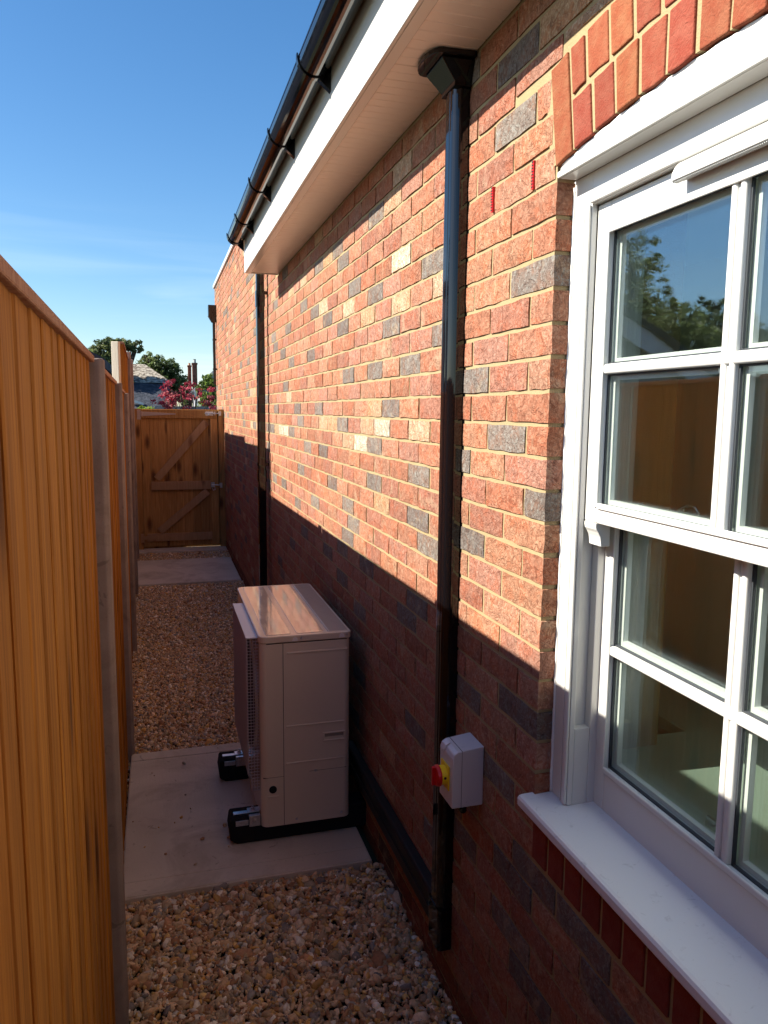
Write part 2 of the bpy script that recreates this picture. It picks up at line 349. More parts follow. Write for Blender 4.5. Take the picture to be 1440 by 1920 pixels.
# ------------------------------------------------------------------ the brick house
W, Y0, Z0 = .8398, 1.560, -.0270
house = empty('brick_house', (W+2, 5, G))
tag(house, 'new red brick house side with white sash window, white soffit and black gutter', 'house')
YC = 1.07; YN = -5.2; YE = 5.58; YF = 11.77; ZT = 1.755
def soff(y): return .526+.042*(1-min(1, ((y-YC)/.49)**2))
wm = MB(); XM = W+.0040
wm.box(XM, W+.34, Y0+.006, YE, G-.1, 1.02); wm.box(XM, W+.34, YE, YF-.006, G-.1, ZT-.02)
wm.box(XM, W+.34, YN, 2*YC-Y0-.006, G-.1, 1.02); wm.box(XM, W+.34, 2*YC-Y0-.006, Y0+.006, G-.1, -.945)
wm.box(XM, W+.34, 2*YC-Y0-.006, Y0+.006, .735, 1.02)
wm.box(W+.11, W+.34, 2*YC-Y0-.006, Y0+.006, .53, .735)
wall = wm.build('wall', M_MORTAR, house)

# brick shapes
def brick_shape(L_, Hh, D, seed, nl=6, nh=3, rough=.0022):
    R = random.Random(seed); vs = []; fs = []
    s1, s2, s3 = R.random()*50, R.random()*50, R.random()*50
    for j in range(nh):
        for i in range(nl):
            u, v = i/(nl-1), j/(nh-1)
            y = -L_/2+u*L_; z = -Hh/2+v*Hh
            e_ = (i in (0, nl-1)) or (j in (0, nh-1)); cn_ = (i in (0, nl-1)) and (j in (0, nh-1))
            x = mnoise.noise(Vector((y*22+s1, z*22+s2, s3)))*rough*1.0+(R.uniform(.0006, .0016) if e_ else 0)+(R.uniform(.0003, .001) if cn_ else 0)
            jy = R.uniform(-.0018, .0018) if i not in (0, nl-1) else R.uniform(-.0016, .0012)*(1 if i else -1)
            jz = R.uniform(-.0022, .0014)*(-1 if j == 0 else 1) if j in (0, nh-1) else R.uniform(-.004, .004)
            vs.append((x, y+jy, z+jz))
    for j in range(nh-1):
        for i in range(nl-1):
            a = j*nl+i; fs.append((a, a+nl, a+nl+1, a+1))
    ring = [i for i in range(nl)]+[j*nl+nl-1 for j in range(1, nh)]+[(nh-1)*nl+i for i in range(nl-2, -1, -1)]+[j*nl for j in range(nh-2, 0, -1)]
    b = len(vs); 
    for i in ring: vs.append((D, vs[i][1], vs[i][2]))
    n = len(ring)
    for i in range(n):
        fs.append((ring[i], ring[(i+1) % n], b+(i+1) % n, b+i))
    return vs, fs
def shape_mesh(name, sh, mat):
    me = bpy.data.meshes.new(name); me.from_pydata(sh[0], [], sh[1]); me.materials.append(mat)
    return me
SHS = [brick_shape(.2150, .0650, .1025, 100+i) for i in range(12)]
SHH = [brick_shape(.1025, .0650, .1025, 200+i, 4, 3) for i in range(8)]
MES = [shape_mesh('brick', s, M_BRICK) for s in SHS]; MEH = [shape_mesh('brick', s, M_BRICK) for s in SHH]
GREY = {(6,3),(10,9),(9,8),(7,7),(6,6),(8,13),(7,11),(6,10),(5,8),(4,5),(7,15),(5,16),(4,15),(4,12),(3,2),(2,4),(2,8),(2,6),(2,16),(0,18),(0,14),(0,11),(0,5),(-1,13),(-1,8),(7,18),(6,18),(-2,15),(-3,12),(-3,10),(-2,6),(-3,3),(-4,6),(-5,13),(-5,9),(-6,8),(-5,3),(-8,14),(-7,11),(-7,7),(-8,8),(-6,3),(-7,18),(-7,16),(-9,6),(-10,4),(-9,3),(-9,8),(-10,10),(-10,13),(-12,15),(-11,8),(-12,7),(-2,19),(4,0),(-1,0),(1,1),(-2,2),(-3,-1),(-5,1),(-10,0),(-11,1),(-13,0),(-17,1),(-16,0),(-15,-2),(9,0),(11,0)}
CREAM = {(5,2),(5,4),(6,8),(7,10),(5,6),(0,6),(1,15),(-1,10),(-1,3),(-1,9),(-1,6),(-2,18),(-2,8),(-5,5),(-14,-1)}
WHITE = {(-1,5),(7,4),(-2,17),(-2,16),(-2,7)}
REDS = [(.30,.135,.082),(.31,.152,.096),(.285,.125,.075),(.315,.16,.10),(.28,.12,.070),(.31,.15,.088),(.30,.145,.10),(.265,.118,.078)]
GREYS = [(.165,.132,.110),(.145,.115,.098),(.18,.145,.12)]
CREAMS = [(.37,.235,.145),(.36,.225,.13),(.38,.26,.17)]
def bcol(k, j, R):
    if (k, j) in GREY: c = R.choice(GREYS)
    elif (k, j) in CREAM: c = R.choice(CREAMS)
    elif (k, j) in WHITE: c = (.42, .345, .26)
    elif -14 <= k <= 9 and -2 <= j <= 19: c = R.choice(REDS)
    else:
        q = R.random(); c = R.choice(GREYS) if q < .10 else R.choice(CREAMS) if q < .15 else R.choice(REDS)
    f = R.uniform(.9, 1.08); return (c[0]*f, c[1]*f, c[2]*f, 1)
def proj(P):
    d = Vector(P); z = d.dot(fwd)
    if z < .1: return None
    return (720+F_PX*d.dot(r2)/z, 960-F_PX*d.dot(u2)/z)
def parea(y0, y1, z0, z1, x=None):
    q = [proj((x or W, a, b)) for a, b in ((y0, z0), (y1, z0), (y1, z1), (y0, z1))]
    if None in q: return 0
    cx_ = sum(a[0] for a in q)/4; cy_ = sum(a[1] for a in q)/4
    if not (-20 < cx_ < 1460 and -20 < cy_ < 1940): return 0
    return abs(sum(q[i][0]*q[(i+1) % 4][1]-q[(i+1) % 4][0]*q[i][1] for i in range(4)))/2
BR = []   # y0,y1,z0,z1,k,j,kind
for k_ in range(-25, 24):
    zb = Z0+.075*k_+.005; zt = zb+.065
    if zb > ZT-.03: continue
    zt = min(zt, ZT-.004)
    for j in range(-31, 48):
        if k_ % 2 == 0: a, b = j-.02, j+.98
        else: a, b = j+.48, j+1.48
        y0, y1 = Y0+.225*a+.005, Y0+.225*b-.005
        if y0 < YN: continue
        if zb > .93 and y0 < YE+.02: continue
        if y1 > YF: 
            if y0 > YF-.05: continue
            y1 = YF
        jj = j
        if -14 <= k_ <= 9:
            ylo = 2*YC-Y0
            if k_ % 2 == 0 and j == 0: y0 = Y0          # corner stretcher
            if k_ % 2 and j == -1: y0 = Y0; y1 = Y0+.225*.48-.005
            if y0 < Y0-.01 and y1 > ylo+.01:
                if y0 < ylo-.03: y1 = ylo
                else: continue
            elif y0 < Y0-.01 and y1 > ylo: y1 = ylo
        if y1-y0 < .03: continue
        if k_ == -14 and y0 < Y0 and y1 > 2*YC-Y0: continue
        z0_, z1_ = zb, zt
        if k_ == 10 and y0 < 1.62:
            z0_ = soff(max(y0, .6))+.205+.012
            if y0 > 1.55: z0_ = .745
            if z1_-z0_ < .012: continue
        if k_ in (7, 8, 9) and y0 < Y0+.05 and y0 > Y0-.02:   # cut against the slanted arch end
            y0 = Y0+(zb+.03-.526)*.19+.012
        BR.append((y0, y1, z0_, z1_, k_, jj))
def vis(b):
    y0, y1, z0_, z1_, k_, j = b
    ar = parea(y0, y1, z0_, z1_)
    if 2.06 < y0 < 2.15 and y1 < 2.2: ar *= .2
    if z1_ > .93 and y0 < YE: ar = 0
    return ar
BR.sort(key=vis, reverse=True)
Rb = random.Random(5)
courses = MB()
for i, (y0, y1, z0_, z1_, k_, j) in enumerate(BR):
    L_ = y1-y0; hh = z1_-z0_
    head = L_ < .16; S = SHH if head else SHS; q = Rb.randrange(len(S)); col = bcol(k_, j, Rb)
    dx = Rb.uniform(-.0016, .0008); base_l = .1025 if head else .215
    if z0_ < G+.10: col = (col[0]*.62, col[1]*.5, col[2]*.45, 1)    # mud splash at the foot of the wall
    if i < 300:
        o = put('brick', (MEH if head else MES)[q], wall, (W+dx, (y0+y1)/2, (z0_+z1_)/2+H))
        o.scale = (1, L_/base_l, hh/.065); o.color = col
        if Rb.random() < .5: o.scale[1] *= -1
    else:
        vs, fs = S[q]; cx_, cz_ = (y0+y1)/2, (z0_+z1_)/2
        courses.add([(W+dx+v[0], cx_+v[1]*L_/base_l, cz_+v[2]*hh/.065) for v in vs], fs, col)
oc = courses.build('brick_courses', M_BRICKS, wall); oc['kind'] = 'stuff'

# arch over the window
Rm = random.Random(3)
arch = MB(); n = 24; ys = [2*YC-Y0-.03+(Y0-2*YC+Y0+.06)*i/n for i in range(n+1)]
poly = [(y, soff(y)+.004) for y in ys]+[(y+(y-YC)*.08, soff(y)+.208) for y in ys[::-1]]
arch.prism(poly, 0, W+.0008, W+.10)
arch = arch.build('arch', M_MORTAR, house)
def voussoir(y0, y1, lo, hi):
    m = MB(); x0 = W-.004+Rm.uniform(-.0015, .0015); sh = lambda y, t: y+(y-YC)*.08*t
    ya, yb = y0, y1
    def zb(y, h): return soff(y)+h
    jt = lambda: Rm.uniform(-.0022, .0022)
    pts = []
    tl, th = lo/.205, hi/.205
    pts = [(sh(ya, tl)+jt(), zb(ya, lo)+jt()), (sh((ya+yb)/2, tl), zb((ya+yb)/2, lo)+jt()), (sh(yb, tl)+jt(), zb(yb, lo)+jt()), (sh(yb, th)+jt(), zb(yb, hi)+jt()), (sh((ya+yb)/2, th), zb((ya+yb)/2, hi)+jt()), (sh(ya, th)+jt(), zb(ya, hi)+jt())]
    m.prism(pts, 0, x0, W+.102)
    o = m.build('arch_brick', M_RED, arch, bevel=.0025, seg=2)
    f = Rm.uniform(.85, 1.12); o.color = (.22*f, .052*f*Rm.uniform(.85, 1.2), .027*f, 1)
pit = .98/13
for i in range(13):
    yb = Y0-i*pit-.001; ya = yb-pit+.0115
    if i in (0, 12): voussoir(ya, yb, 0, .205)
    else: voussoir(ya, yb, 0, .100)
for i in range(12):
    yb = Y0-pit*(i+.78); ya = yb-pit+.011
    if i == 0: yb = Y0-pit-.002
    if ya < 2*YC-Y0+pit: ya = 2*YC-Y0+pit+.002
    if yb-ya > .02: voussoir(ya, yb, .112, .205)
# soldiers below the sill
sm = MB().box(W+.0015, W+.10, 2*YC-Y0-.0, Y0-.001, -1.069, -.945).build('soldier_course', M_MORTAR, house)
for i in range(13):
    yb = Y0-.006-i*.0752; ya = yb-.0645
    o = MB().box(W-.003+Rm.uniform(-.001, .001), W+.102, ya, yb, -1.064+Rm.uniform(-.001, .001), -.942).build('soldier_brick', M_RED, sm, bevel=.002, seg=1)
    f = Rm.uniform(.85, 1.1); o.color = (.19*f, .032*f, .020*f, 1)
# weep vents
for (y, z) in ((1.669, .538), (1.893, .540)):
    m = MB(); m.box(W-.004, W+.01, y-.0045, y+.0045, z-.031, z+.031)
    m.build('weep_vent', M_WEEP, wall)
    for i in range(9): 
        pass
    m = MB()
    for i in range(9): m.box(W-.0052, W-.0035, y-.003, y+.003, z-.028+i*.0068, z-.0245+i*.0068)
    m.build('weep_vent_slots', M_DARK, wall)

# ------------------------------------------------------------------ the sash window
def mir(m, y0, y1): return (2*YC-y1, 2*YC-y0)
YI = 1.487
fm = MB()
for a, b in ((YI, 1.565), mir(0, YI, 1.565)):
    fm.box(.885, .898, a, b, -.905, .50); fm.box(.937, 1.02, a, b, -.905, .50)
    for c, d in ((max(a, YC+.44) if a > YC else a, b),):
        if a > YC: fm.box(.898, .937, YI+.022, b, -.905, .50); fm.box(.8985, .9365, YI+.0005, YI+.022, -.905, -.72)
        else: fm.box(.898, .937, a, b-.022, -.905, .50); fm.box(.8985, .9365, b-.022, b-.0005, -.905, -.72)
fm.box(.885, 1.02, 2*YC-YI, YI, .434, .50)
fm.box(.94, 1.02, 2*YC-YI, YI, -.93, -.912)
win = fm.build('window', M_PVC, house, bevel=.0015)
def wbox(name, x0, x1, y0, y1, z0, z1, mat=M_PVC, parent=None, bevel=.003, seg=3):
    return MB().box(x0, x1, y0, y1, z0, z1).build(name, mat, parent or win, bevel=bevel, seg=seg)
# ovolo bead round the frame opening
for a, b in ((YI-.0, YI+.016), mir(0, YI, YI+.016)): wbox('frame_bead', .877, .8845, a, b, -.903, .434, bevel=.005, seg=4)
wbox('frame_bead', .877, .8845, 2*YC-YI, YI, .434, .450, bevel=.005, seg=4)
wbox('frame_bead', .8805, .8845, YI+.024, YI+.028, -.903, .434, bevel=.001, seg=1)
# upper sash
us = MB(); SO, SI = YI-.0015, 1.437
for a, b in ((SI, SO), mir(0, SI, SO)): us.box(.8985, .936, a, b, -.235, .431)
us.box(.8985, .936, 2*YC-SI, SI, .373, .431); us.box(.8985, .936, 2*YC-SI, SI, -.235, -.196)
us = us.build('upper_sash', M_PVC, win, bevel=.003, seg=2)
def glazing(sash, xf, xg, xb, yi, rows, bar=.0165):
    # bars, beads, gasket lines and panes of one sash
    cells = []
    for (za, zb) in rows:
        for (ya, yb) in ((YC+bar, yi), (2*YC-yi, YC-bar)): cells.append((ya, yb, za, zb))
    wbox('glazing_bar', xf, xg-.002, YC-bar, YC-.004, rows[1][0], rows[0][1], parent=sash, bevel=.005, seg=4)
    wbox('glazing_bar', xf, xg-.002, YC+.004, YC+bar, rows[1][0], rows[0][1], parent=sash, bevel=.005, seg=4)
    wbox('glazing_bar', xf+.006, xg-.002, YC-.004, YC+.004, rows[1][0], rows[0][1], parent=sash, bevel=0)
    zc0, zc1 = rows[1][1], rows[0][0]
    wbox('glazing_bar', xf-.001, xg-.002, 2*YC-yi, yi, zc0, zc1, parent=sash, bevel=.006, seg=4)
    for (ya, yb, za, zb) in cells:
        g = MB(); t_ = .0035
        g.box(xf+.012, xg, ya, ya+t_, za, zb); g.box(xf+.012, xg, yb-t_, yb, za, zb); g.box(xf+.012, xg, ya+t_, yb-t_, za, za+t_); g.box(xf+.012, xg, ya+t_, yb-t_, zb-t_, zb)
        g.build('gasket', M_GASKET, sash)
        g = MB(); t_ = .012
        g.box(xg+.007, xb, ya, ya+t_, za, zb); g.box(xg+.007, xb, yb-t_, yb, za, zb); g.box(xg+.007, xb, ya+t_, yb-t_, za, za+t_); g.box(xg+.007, xb, ya+t_, yb-t_, zb-t_, zb)
        g.build('spacer_bar', M_SEAL, sash)
        g = MB().box(xg+.0005, xg+.0045, ya+.001, yb-.001, za+.001, zb-.001); g.build('pane', M_GLASS, sash)
        g = MB().box(xb, xb+.004, ya+.001, yb-.001, za+.001, zb-.001); g.build('pane', M_GLASS, sash)
glazing(us, .897, .914, .932, SI, ((.102, .373), (-.196, .081)))
for a, b in ((SI-.004, SI+.010), mir(0, SI-.004, SI+.010)): wbox('sash_bead', .893, .898, a, b, -.20, .378, parent=us, bevel=.004, seg=4)
wbox('sash_bead', .893, .898, 2*YC-SI+.004, SI-.004, .366, .380, parent=us, bevel=.004, seg=4)
wbox('sash_bead', .893, .898, 2*YC-SI+.004, SI-.004, -.203, -.190, parent=us, bevel=.004, seg=4)
# lower sash
ls = MB(); LO, LI = 1.53, 1.449
for a, b in ((LI, LO), mir(0, LI, LO)): ls.box(.955, 1.0, a, b, -.91, -.20)
ls.box(.955, 1.0, 2*YC-LI, LI, -.91, -.803); ls.box(.942, 1.0, 2*YC-LI, LI, -.243, -.205)
ls = ls.build('lower_sash', M_PVC, win, bevel=.003, seg=2)
glazing(ls, .953, .972, .992, LI, ((-.515, -.243), (-.803, -.537)))
for a, b in ((LI-.004, LI+.012), mir(0, LI-.004, LI+.012)): wbox('sash_bead', .949, .9545, a, b, -.806, -.243, parent=ls, bevel=.004, seg=4)
wbox('sash_bead', .947, .9545, 2*YC-LI+.004, LI-.004, -.812, -.797, parent=ls, bevel=.005, seg=4)
# horns below the meeting rail
prof = [(.895, -.236), (.895, -.241), (.899, -.246), (.901, -.256), (.897, -.268), (.890, -.278), (.888, -.288), (.936, -.288), (.936, -.236)]
prof = [(.8975, -.2355), (.8975, -.243), (.899, -.249), (.904, -.256), (.909, -.266), (.911, -.277), (.912, -.287), (.934, -.287), (.934, -.2355)]
for a, b in ((SI+.001, SO-.001), mir(0, SI+.001, SO-.001)):
    m = MB(); yy_ = [(y, z) for y, z in prof]
    m.prism(prof, 1, a, b); m.build('sash_horn', M_PVC, win, bevel=.001, seg=1)
# head trim under the arch
n = 20; ys = [2*YC-Y0+.006+(2*(Y0-YC)-.012)*i/n for i in range(n+1)]
m = MB(); m.prism([(ys[0], .499), (ys[-1], .499)]+[(y, soff(y)-.006) for y in ys[::-1]], 0, W+.004, .8845)
m.build('head_trim', M_PVC, win, bevel=.002)
m = MB(); m.prism([(ys[0], .499), (ys[-1], .499), (ys[-1], .512), (ys[0], .512)], 0, W-.003, W+.0035); m.build('head_trim_lip', M_PVC, win, bevel=.002)
# sealant bead, wavy
m = MB(); pts = [(.884+.001*mnoise.noise(Vector((i*.37, 0, 0))), Y0+.0008*mnoise.noise(Vector((i*.31, 5, 0)))+.001*mnoise.noise(Vector((i*1.1, 9, 0))), -.905+i*.01) for i in range(140)]
m.tube(pts, .0036, 6); m.build('sealant_bead', M_SEAL, win, smooth=True)
m = MB(); pts = [(W+.008, Y0-.01-i*.02, soff(Y0-.01-i*.02)-.004+.0015*math.sin(i*1.9)) for i in range(48)]
m.tube(pts, .004, 6); m.build('sealant_bead', M_SEAL, win, smooth=True)
# trickle vent
m = MB(); m.prism([(.866, .400), (.866, .412), (.872, .424), (.880, .432), (.8975, .432), (.8975, .404), (.880, .400)], 1, 2*YC-1.20, 1.20)
tv = m.build('trickle_vent', M_PVC, win, bevel=.0015)
m = MB()
for i in range(62): m.box(.869, .8795, 2*YC-1.195+i*.00415, 2*YC-1.1935+i*.00415, .3975, .4005)
m.build('vent_ribs', M_PVC, win)
# sill
m = MB(); sp_ = [(.802, -.932), (.802, -.916), (.806, -.9105), (.813, -.9085), (.995, -.902), (.995, -.94), (.815, -.94), (.806, -.938)]
m.prism(sp_, 1, 2*YC-1.573, 1.573); sill = m.build('sill', M_SILL, win, bevel=.0015)
0 and wbox('sill_lip', .7985, .8025, 2*YC-1.571, 1.571, -.944, -.930, M_SILL, bevel=.001)
# hardware and the room behind
m = MB(); m.box(.945, .965, 1.19, 1.27, -.2035, -.197); m.lathe((.955, 1.235, -.197), (0, 0, 1), [(.011, 0), (.011, .008), (.006, .012), (.007, .018)], 12)
m.tube([(.955, 1.235, -.180), (.953, 1.215, -.172), (.950, 1.19, -.172), (.949, 1.178, -.182), (.949, 1.176, -.197)], .0028, 6); m.build('sash_lock', M_CHROME, win)
m = MB(); m.lathe((.955, 1.385, -.2035), (0, 0, 1), [(.010, 0), (.010, .005), (.005, .006), (.005, .012), (.009, .013), (.009, .019)], 12); m.build('sash_stop', M_CHROME, win)
m = MB(); m.box(1.003, 1.011, 1.13, 1.17, -.795, -.775); m.build('sash_lift', M_CHROME, win)
m = MB(); m.box(1.02, 1.36, .52, 1.62, -.85, -.825); m.build('window_board', M_IBOARD, house, bevel=.004)
rm = MB()
rm.box(1.18, 1.2, -1.5, .52, G, .75); rm.box(1.18, 1.2, 1.62, 5, G, .75); rm.box(1.95, 1.99, -1.5, 5, G, .75); rm.box(1.18, 4.24, 5, 5.02, G, .75)
rm.box(1.0, 4.24, -1.5, 5, .56, .60); rm.box(1.18, 1.2, .52, 1.62, G, -.86); rm.box(1.02, 1.19, 1.60, 1.62, -.825, .56); rm.box(1.02, 1.19, .52, .54, -.825, .56)
rm.build('interior_wall', M_WINT, house)
MB().box(1.2, 4.2, -1.5, 5, G+.02, G+.05).build('interior_floor', M_FLOOR, house)
m = MB(); m.box(1.20, 1.24, 1.66, 2.0, -.7, .3)
# kitchen worktop seen through the lower panes
m = MB(); m.box(1.55, 1.94, -.4, 2.6, -1.02, -.98); m.build('worktop', M_IBOARD, house, bevel=.004)

# ------------------------------------------------------------------ eaves
XFa = .618; ZS = .952
so_ = MB(); so_.box(XFa+.004, W+.004, YN, YE-.004, ZS+.012, ZS+.022); soffit = so_.build('soffit', M_SOFFIT, house)
y = YE-.016; i = 0
while y > YN+.1:
    m = MB(); m.prism([(y-.0995, ZS+.003), (y-.0955, ZS), (y-.0515, ZS), (y-.0495, ZS+.0025), (y-.0475, ZS), (y-.004, ZS), (y, ZS+.003), (y, ZS+.011), (y-.0995, ZS+.011)], 0, XFa+.034, W-.0005)
    m.build('soffit_board', M_SOFFIT, soffit); y -= .1; i += 1
fa = MB(); fa.box(XFa-.012, XFa, YN, YE, ZS-.006, 1.235); fa.box(XFa, XFa+.034, YN, YE, ZS-.0055, ZS+.002); fa.box(XFa-.0118, W-.0005, YE-.0145, YE+.001, ZS-.0062, 1.20)
fascia = fa.build('fascia', M_PVC, house, bevel=.002)
rf = MB(); rf.prism([(XFa-.04, 1.235), (XFa-.04, 1.262), (3.6, 3.06), (3.6, 3.03), (XFa+.02, 1.205)], 1, YN, YE-.01)
M_TILE = material('dark_roof_tile', (.09, .06, .05), .8); k = NB(M_TILE); k.color(k.mixc(k.noise(k.pos(), 8, 4), (.11, .07, .055), (.06, .045, .04)))
roof = rf.build('roof', M_TILE, house)
# gutter: half round trough
def half_round(m, xc, zc, r0, r1, y0, y1, n=18, a0=math.pi, a1=2*math.pi):
    P = [(xc+r1*math.cos(a0+(a1-a0)*i/n), zc+r1*math.sin(a0+(a1-a0)*i/n)) for i in range(n+1)]
    Q = [(xc+r0*math.cos(a0+(a1-a0)*i/n), zc+r0*math.sin(a0+(a1-a0)*i/n)) for i in range(n+1)]
    m.prism(P+Q[::-1], 1, y0, y1)
GX, GZ = .549, 1.193
m = MB(); half_round(m, GX, GZ, .053, .056, YN, YE+.01); m.box(GX-.0575, GX-.0515, YN, YE+.01, GZ, GZ+.006); m.box(GX+.0515, GX+.0565, YN, YE+.01, GZ, GZ+.006)
gut = m.build('gutter', M_BLACK, house)
for p_ in gut.data.polygons:
    if len(p_.vertices) == 4: p_.use_smooth = False
for i, yb in enumerate((2.04, 2.775, 3.51, 4.25, 5.03, 5.59, 1.30, .56, -.18, -.92)):
    m = MB(); wd = .024 if i != 5 else .02
    half_round(m, GX, GZ, .0562, .0615, yb-wd/2, yb+wd/2)
    if i in (4, 5): half_round(m, GX, GZ, .0562, .0615, yb-.035-wd/2, yb-.035+wd/2)
    m.box(GX-.0625, GX-.0572, yb-.009, yb+.009, GZ-.002, GZ+.016)
    xf_ = XFa-.0125
    m.prism([(GX+.012, GZ-.060), (xf_, GZ-.098), (xf_, GZ+.01), (GX+.0565, GZ+.01), (GX+.052, GZ-.022), (GX+.038, GZ-.045)], 1, yb-wd/2, yb+wd/2)
    m.build('bracket', M_BLACK, gut, bevel=.0015)
m = MB(); half_round(m, GX, GZ, .001, .0562, YE+.008, YE+.012); m.build('end_stop', M_BLACK, gut)
m = MB(); m.box(W-.022, W+.36, YE-.02, YF+.02, ZT-.004, ZT+.045); m.build('parapet_trim', M_PVC, house, bevel=.003)

# ------------------------------------------------------------------ trunking, downpipes, isolator
def rbox(m, x0, x1, y0, y1, z0, z1, r, n=4):
    P = []
    for (cx_, cy_, a) in ((x0+r, y0+r, math.pi), (x1-r, y0+r, 1.5*math.pi), (x1-r, y1-r, 0), (x0+r, y1-r, .5*math.pi)):
        for i in range(n+1): P.append((cx_+r*math.cos(a+math.pi/2*i/n), cy_+r*math.sin(a+math.pi/2*i/n)))
    m.prism(P, 2, z0, z1)
tk = empty('pipe_trunking', (W-.02, 2.1, -1.66)); tag(tk, 'glossy black square trunking running down the brick wall', 'trunking')
m = MB(); rbox(m, .794, W+.012, 2.062, 2.148, -1.64, .895, .024, 8)
m.build('duct_cover', M_BLACK, tk, smooth=False, bevel=0)
m = MB(); rbox(m, .7925, .806, 2.094, 2.116, -1.50, .88, .004); m.build('duct_rib', M_BLACK, tk)
m = MB(); rbox(m, .792, W+.001, 2.056, 2.154, -1.675, -1.54, .012); m.build('end_cap', M_BLACK, tk)
# cone and flange at the soffit
m = MB(); lo_ = [(.790, 2.054), (W, 2.054), (W, 2.156), (.790, 2.156)]; hi_ = [(.748, 2.040), (W, 2.035), (W, 2.175), (.748, 2.170)]
m.add([(a, b, .872) for a, b in lo_]+[(a, b, .884) for a, b in lo_]+[(a, b, .932) for a, b in hi_]+[(a, b, .935) for a, b in hi_],
      [(0, 3, 2, 1), (12, 13, 14, 15)]+[(q*4+i, q*4+(i+1) % 4, q*4+4+(i+1) % 4, q*4+4+i) for q in range(3) for i in range(4)])
m.build('cone', M_BLACK, tk, bevel=.003)
P = [(W, 2.02), (W, 2.19), (.76, 2.185)]+[(.745+.035*math.cos(a), 2.105+.08*math.sin(a)) for a in [math.pi/2+math.pi*i/10 for i in range(11)]]+[(.76, 2.025)]
m = MB(); m.prism(P, 2, .936, .9505); m.build('flange', M_BLACK, tk, bevel=.002)
# branch along the wall foot
m = MB(); m.prism([(W, -1.54), (.808, -1.543), (.802, -1.552), (.802, -1.645), (W, -1.655)], 1, 2.15, 3.35); m.build('branch_duct', M_MATTE, tk, bevel=.004)
m = MB(); m.box(.798, .802, 2.15, 3.35, -1.60, -1.594); m.build('branch_lip', M_MATTE, tk)

def drain(px0, px1, y0, y1, z0, z1, clips, label, hopper=False, sockets=()):
    e_ = empty('drainpipe', ((px0+px1)/2, (y0+y1)/2, z0)); tag(e_, label, 'drainpipe', 'black drainpipes on the far wall')
    m = MB(); rbox(m, px0, px1, y0, y1, z0, z1, .008); m.build('pipe', M_BLACK, e_)
    for zc in clips:
        m = MB(); m.box(px1, W-.001, (y0+y1)/2-.014, (y0+y1)/2+.014, zc-.012, zc+.012); rbox(m, px0-.004, px1+.004, y0-.004, y1+.004, zc-.012, zc+.012, .009); m.build('clip', M_BLACK, e_)
    for zc in sockets:
        m = MB(); rbox(m, px0-.005, px1+.005, y0-.005, y1+.005, zc-.045, zc+.045, .01); m.build('socket', M_BLACK, e_)
    if hopper:
        m = MB(); x0, x1 = px0-.06, W-.002; ya, yb = y0-.04, y1+.04
        m.add([(px0-.01, y0-.01, z1-.14), (px1+.01, y0-.01, z1-.14), (px1+.01, y1+.01, z1-.14), (px0-.01, y1+.01, z1-.14), (x0, ya, z1-.05), (x1, ya, z1-.05), (x1, yb, z1-.05), (x0, yb, z1-.05), (x0, ya, z1+.10), (x1, ya, z1+.10), (x1, yb, z1+.10), (x0, yb, z1+.10)],
              [(0, 3, 2, 1), (8, 9, 10, 11)]+[(q*4+i, q*4+(i+1) % 4, q*4+4+(i+1) % 4, q*4+4+i) for q in range(2) for i in range(4)])
        m.build('hopper', M_BLACK, e_, bevel=.004)
drain(.752, .812, 6.10, 6.165, G+.02, 1.15, (.90, -.43), 'full height black square drainpipe beyond the end of the white soffit', sockets=(-.52, .84))
drain(.785, .822, 11.50, 11.56, .36, 1.38, (1.00, .58), 'short black drainpipe under a hopper at the far wall end', True)

iso = empty('isolator_switch', (W-.05, 1.90, -1.095)); tag(iso, 'pale grey wall box with a red rotary switch on a yellow plate beside the trunking', 'switch')
m = MB(); m.prism([(.748, -1.088), (.748, -.944), (.752, -.932), (.764, -.925), (W, -.916), (W, -1.088)], 1, 1.855, 1.955); m.build('enclosure', M_BOX, iso, bevel=.003, seg=3)
m = MB(); m.prism([(.7445, -.9445), (.7495, -.929), (.763, -.9215), (.7625, -.925), (.751, -.932), (.7475, -.944)], 1, 1.915, 1.945); m.build('screw_cover', M_BOX, iso)
MB().box(.7745, .7755, 1.8546, 1.9554, -1.0884, -.9225).build('lid_seam', M_DARK, iso)
MB().box(.744, .7478, 1.875, 1.937, -1.045, -.975).build('yellow_plate', M_YEL, iso, bevel=.001)
m = MB(); m.lathe((.744, 1.906, -1.01), (-1, 0, 0), [(.027, 0), (.027, .016)], 28); m.build('yellow_collar', M_YEL, iso)
m = MB(); m.lathe((.728, 1.906, -1.01), (-1, 0, 0), [(.029, 0), (.030, .004), (.028, .012), (.022, .013)], 28); m.box(.706, .716, 1.901, 1.911, -1.036, -.984); k_ = m.build('red_knob', M_REDP, iso, bevel=.001)
m = MB(); m.lathe((.736, 1.8795, -1.008), (0, -1, 0), [(.004, 0), (.004, .0008)], 10); m.build('padlock_hole', M_DARK, iso)
m = MB(); m.tube([(.80, 1.90, -1.088), (.80, 1.90, -1.12), (.81, 2.0, -1.14), (.815, 2.07, -1.14)], .011, 10); m.build('cable_gland', M_BLACK, iso, smooth=True)

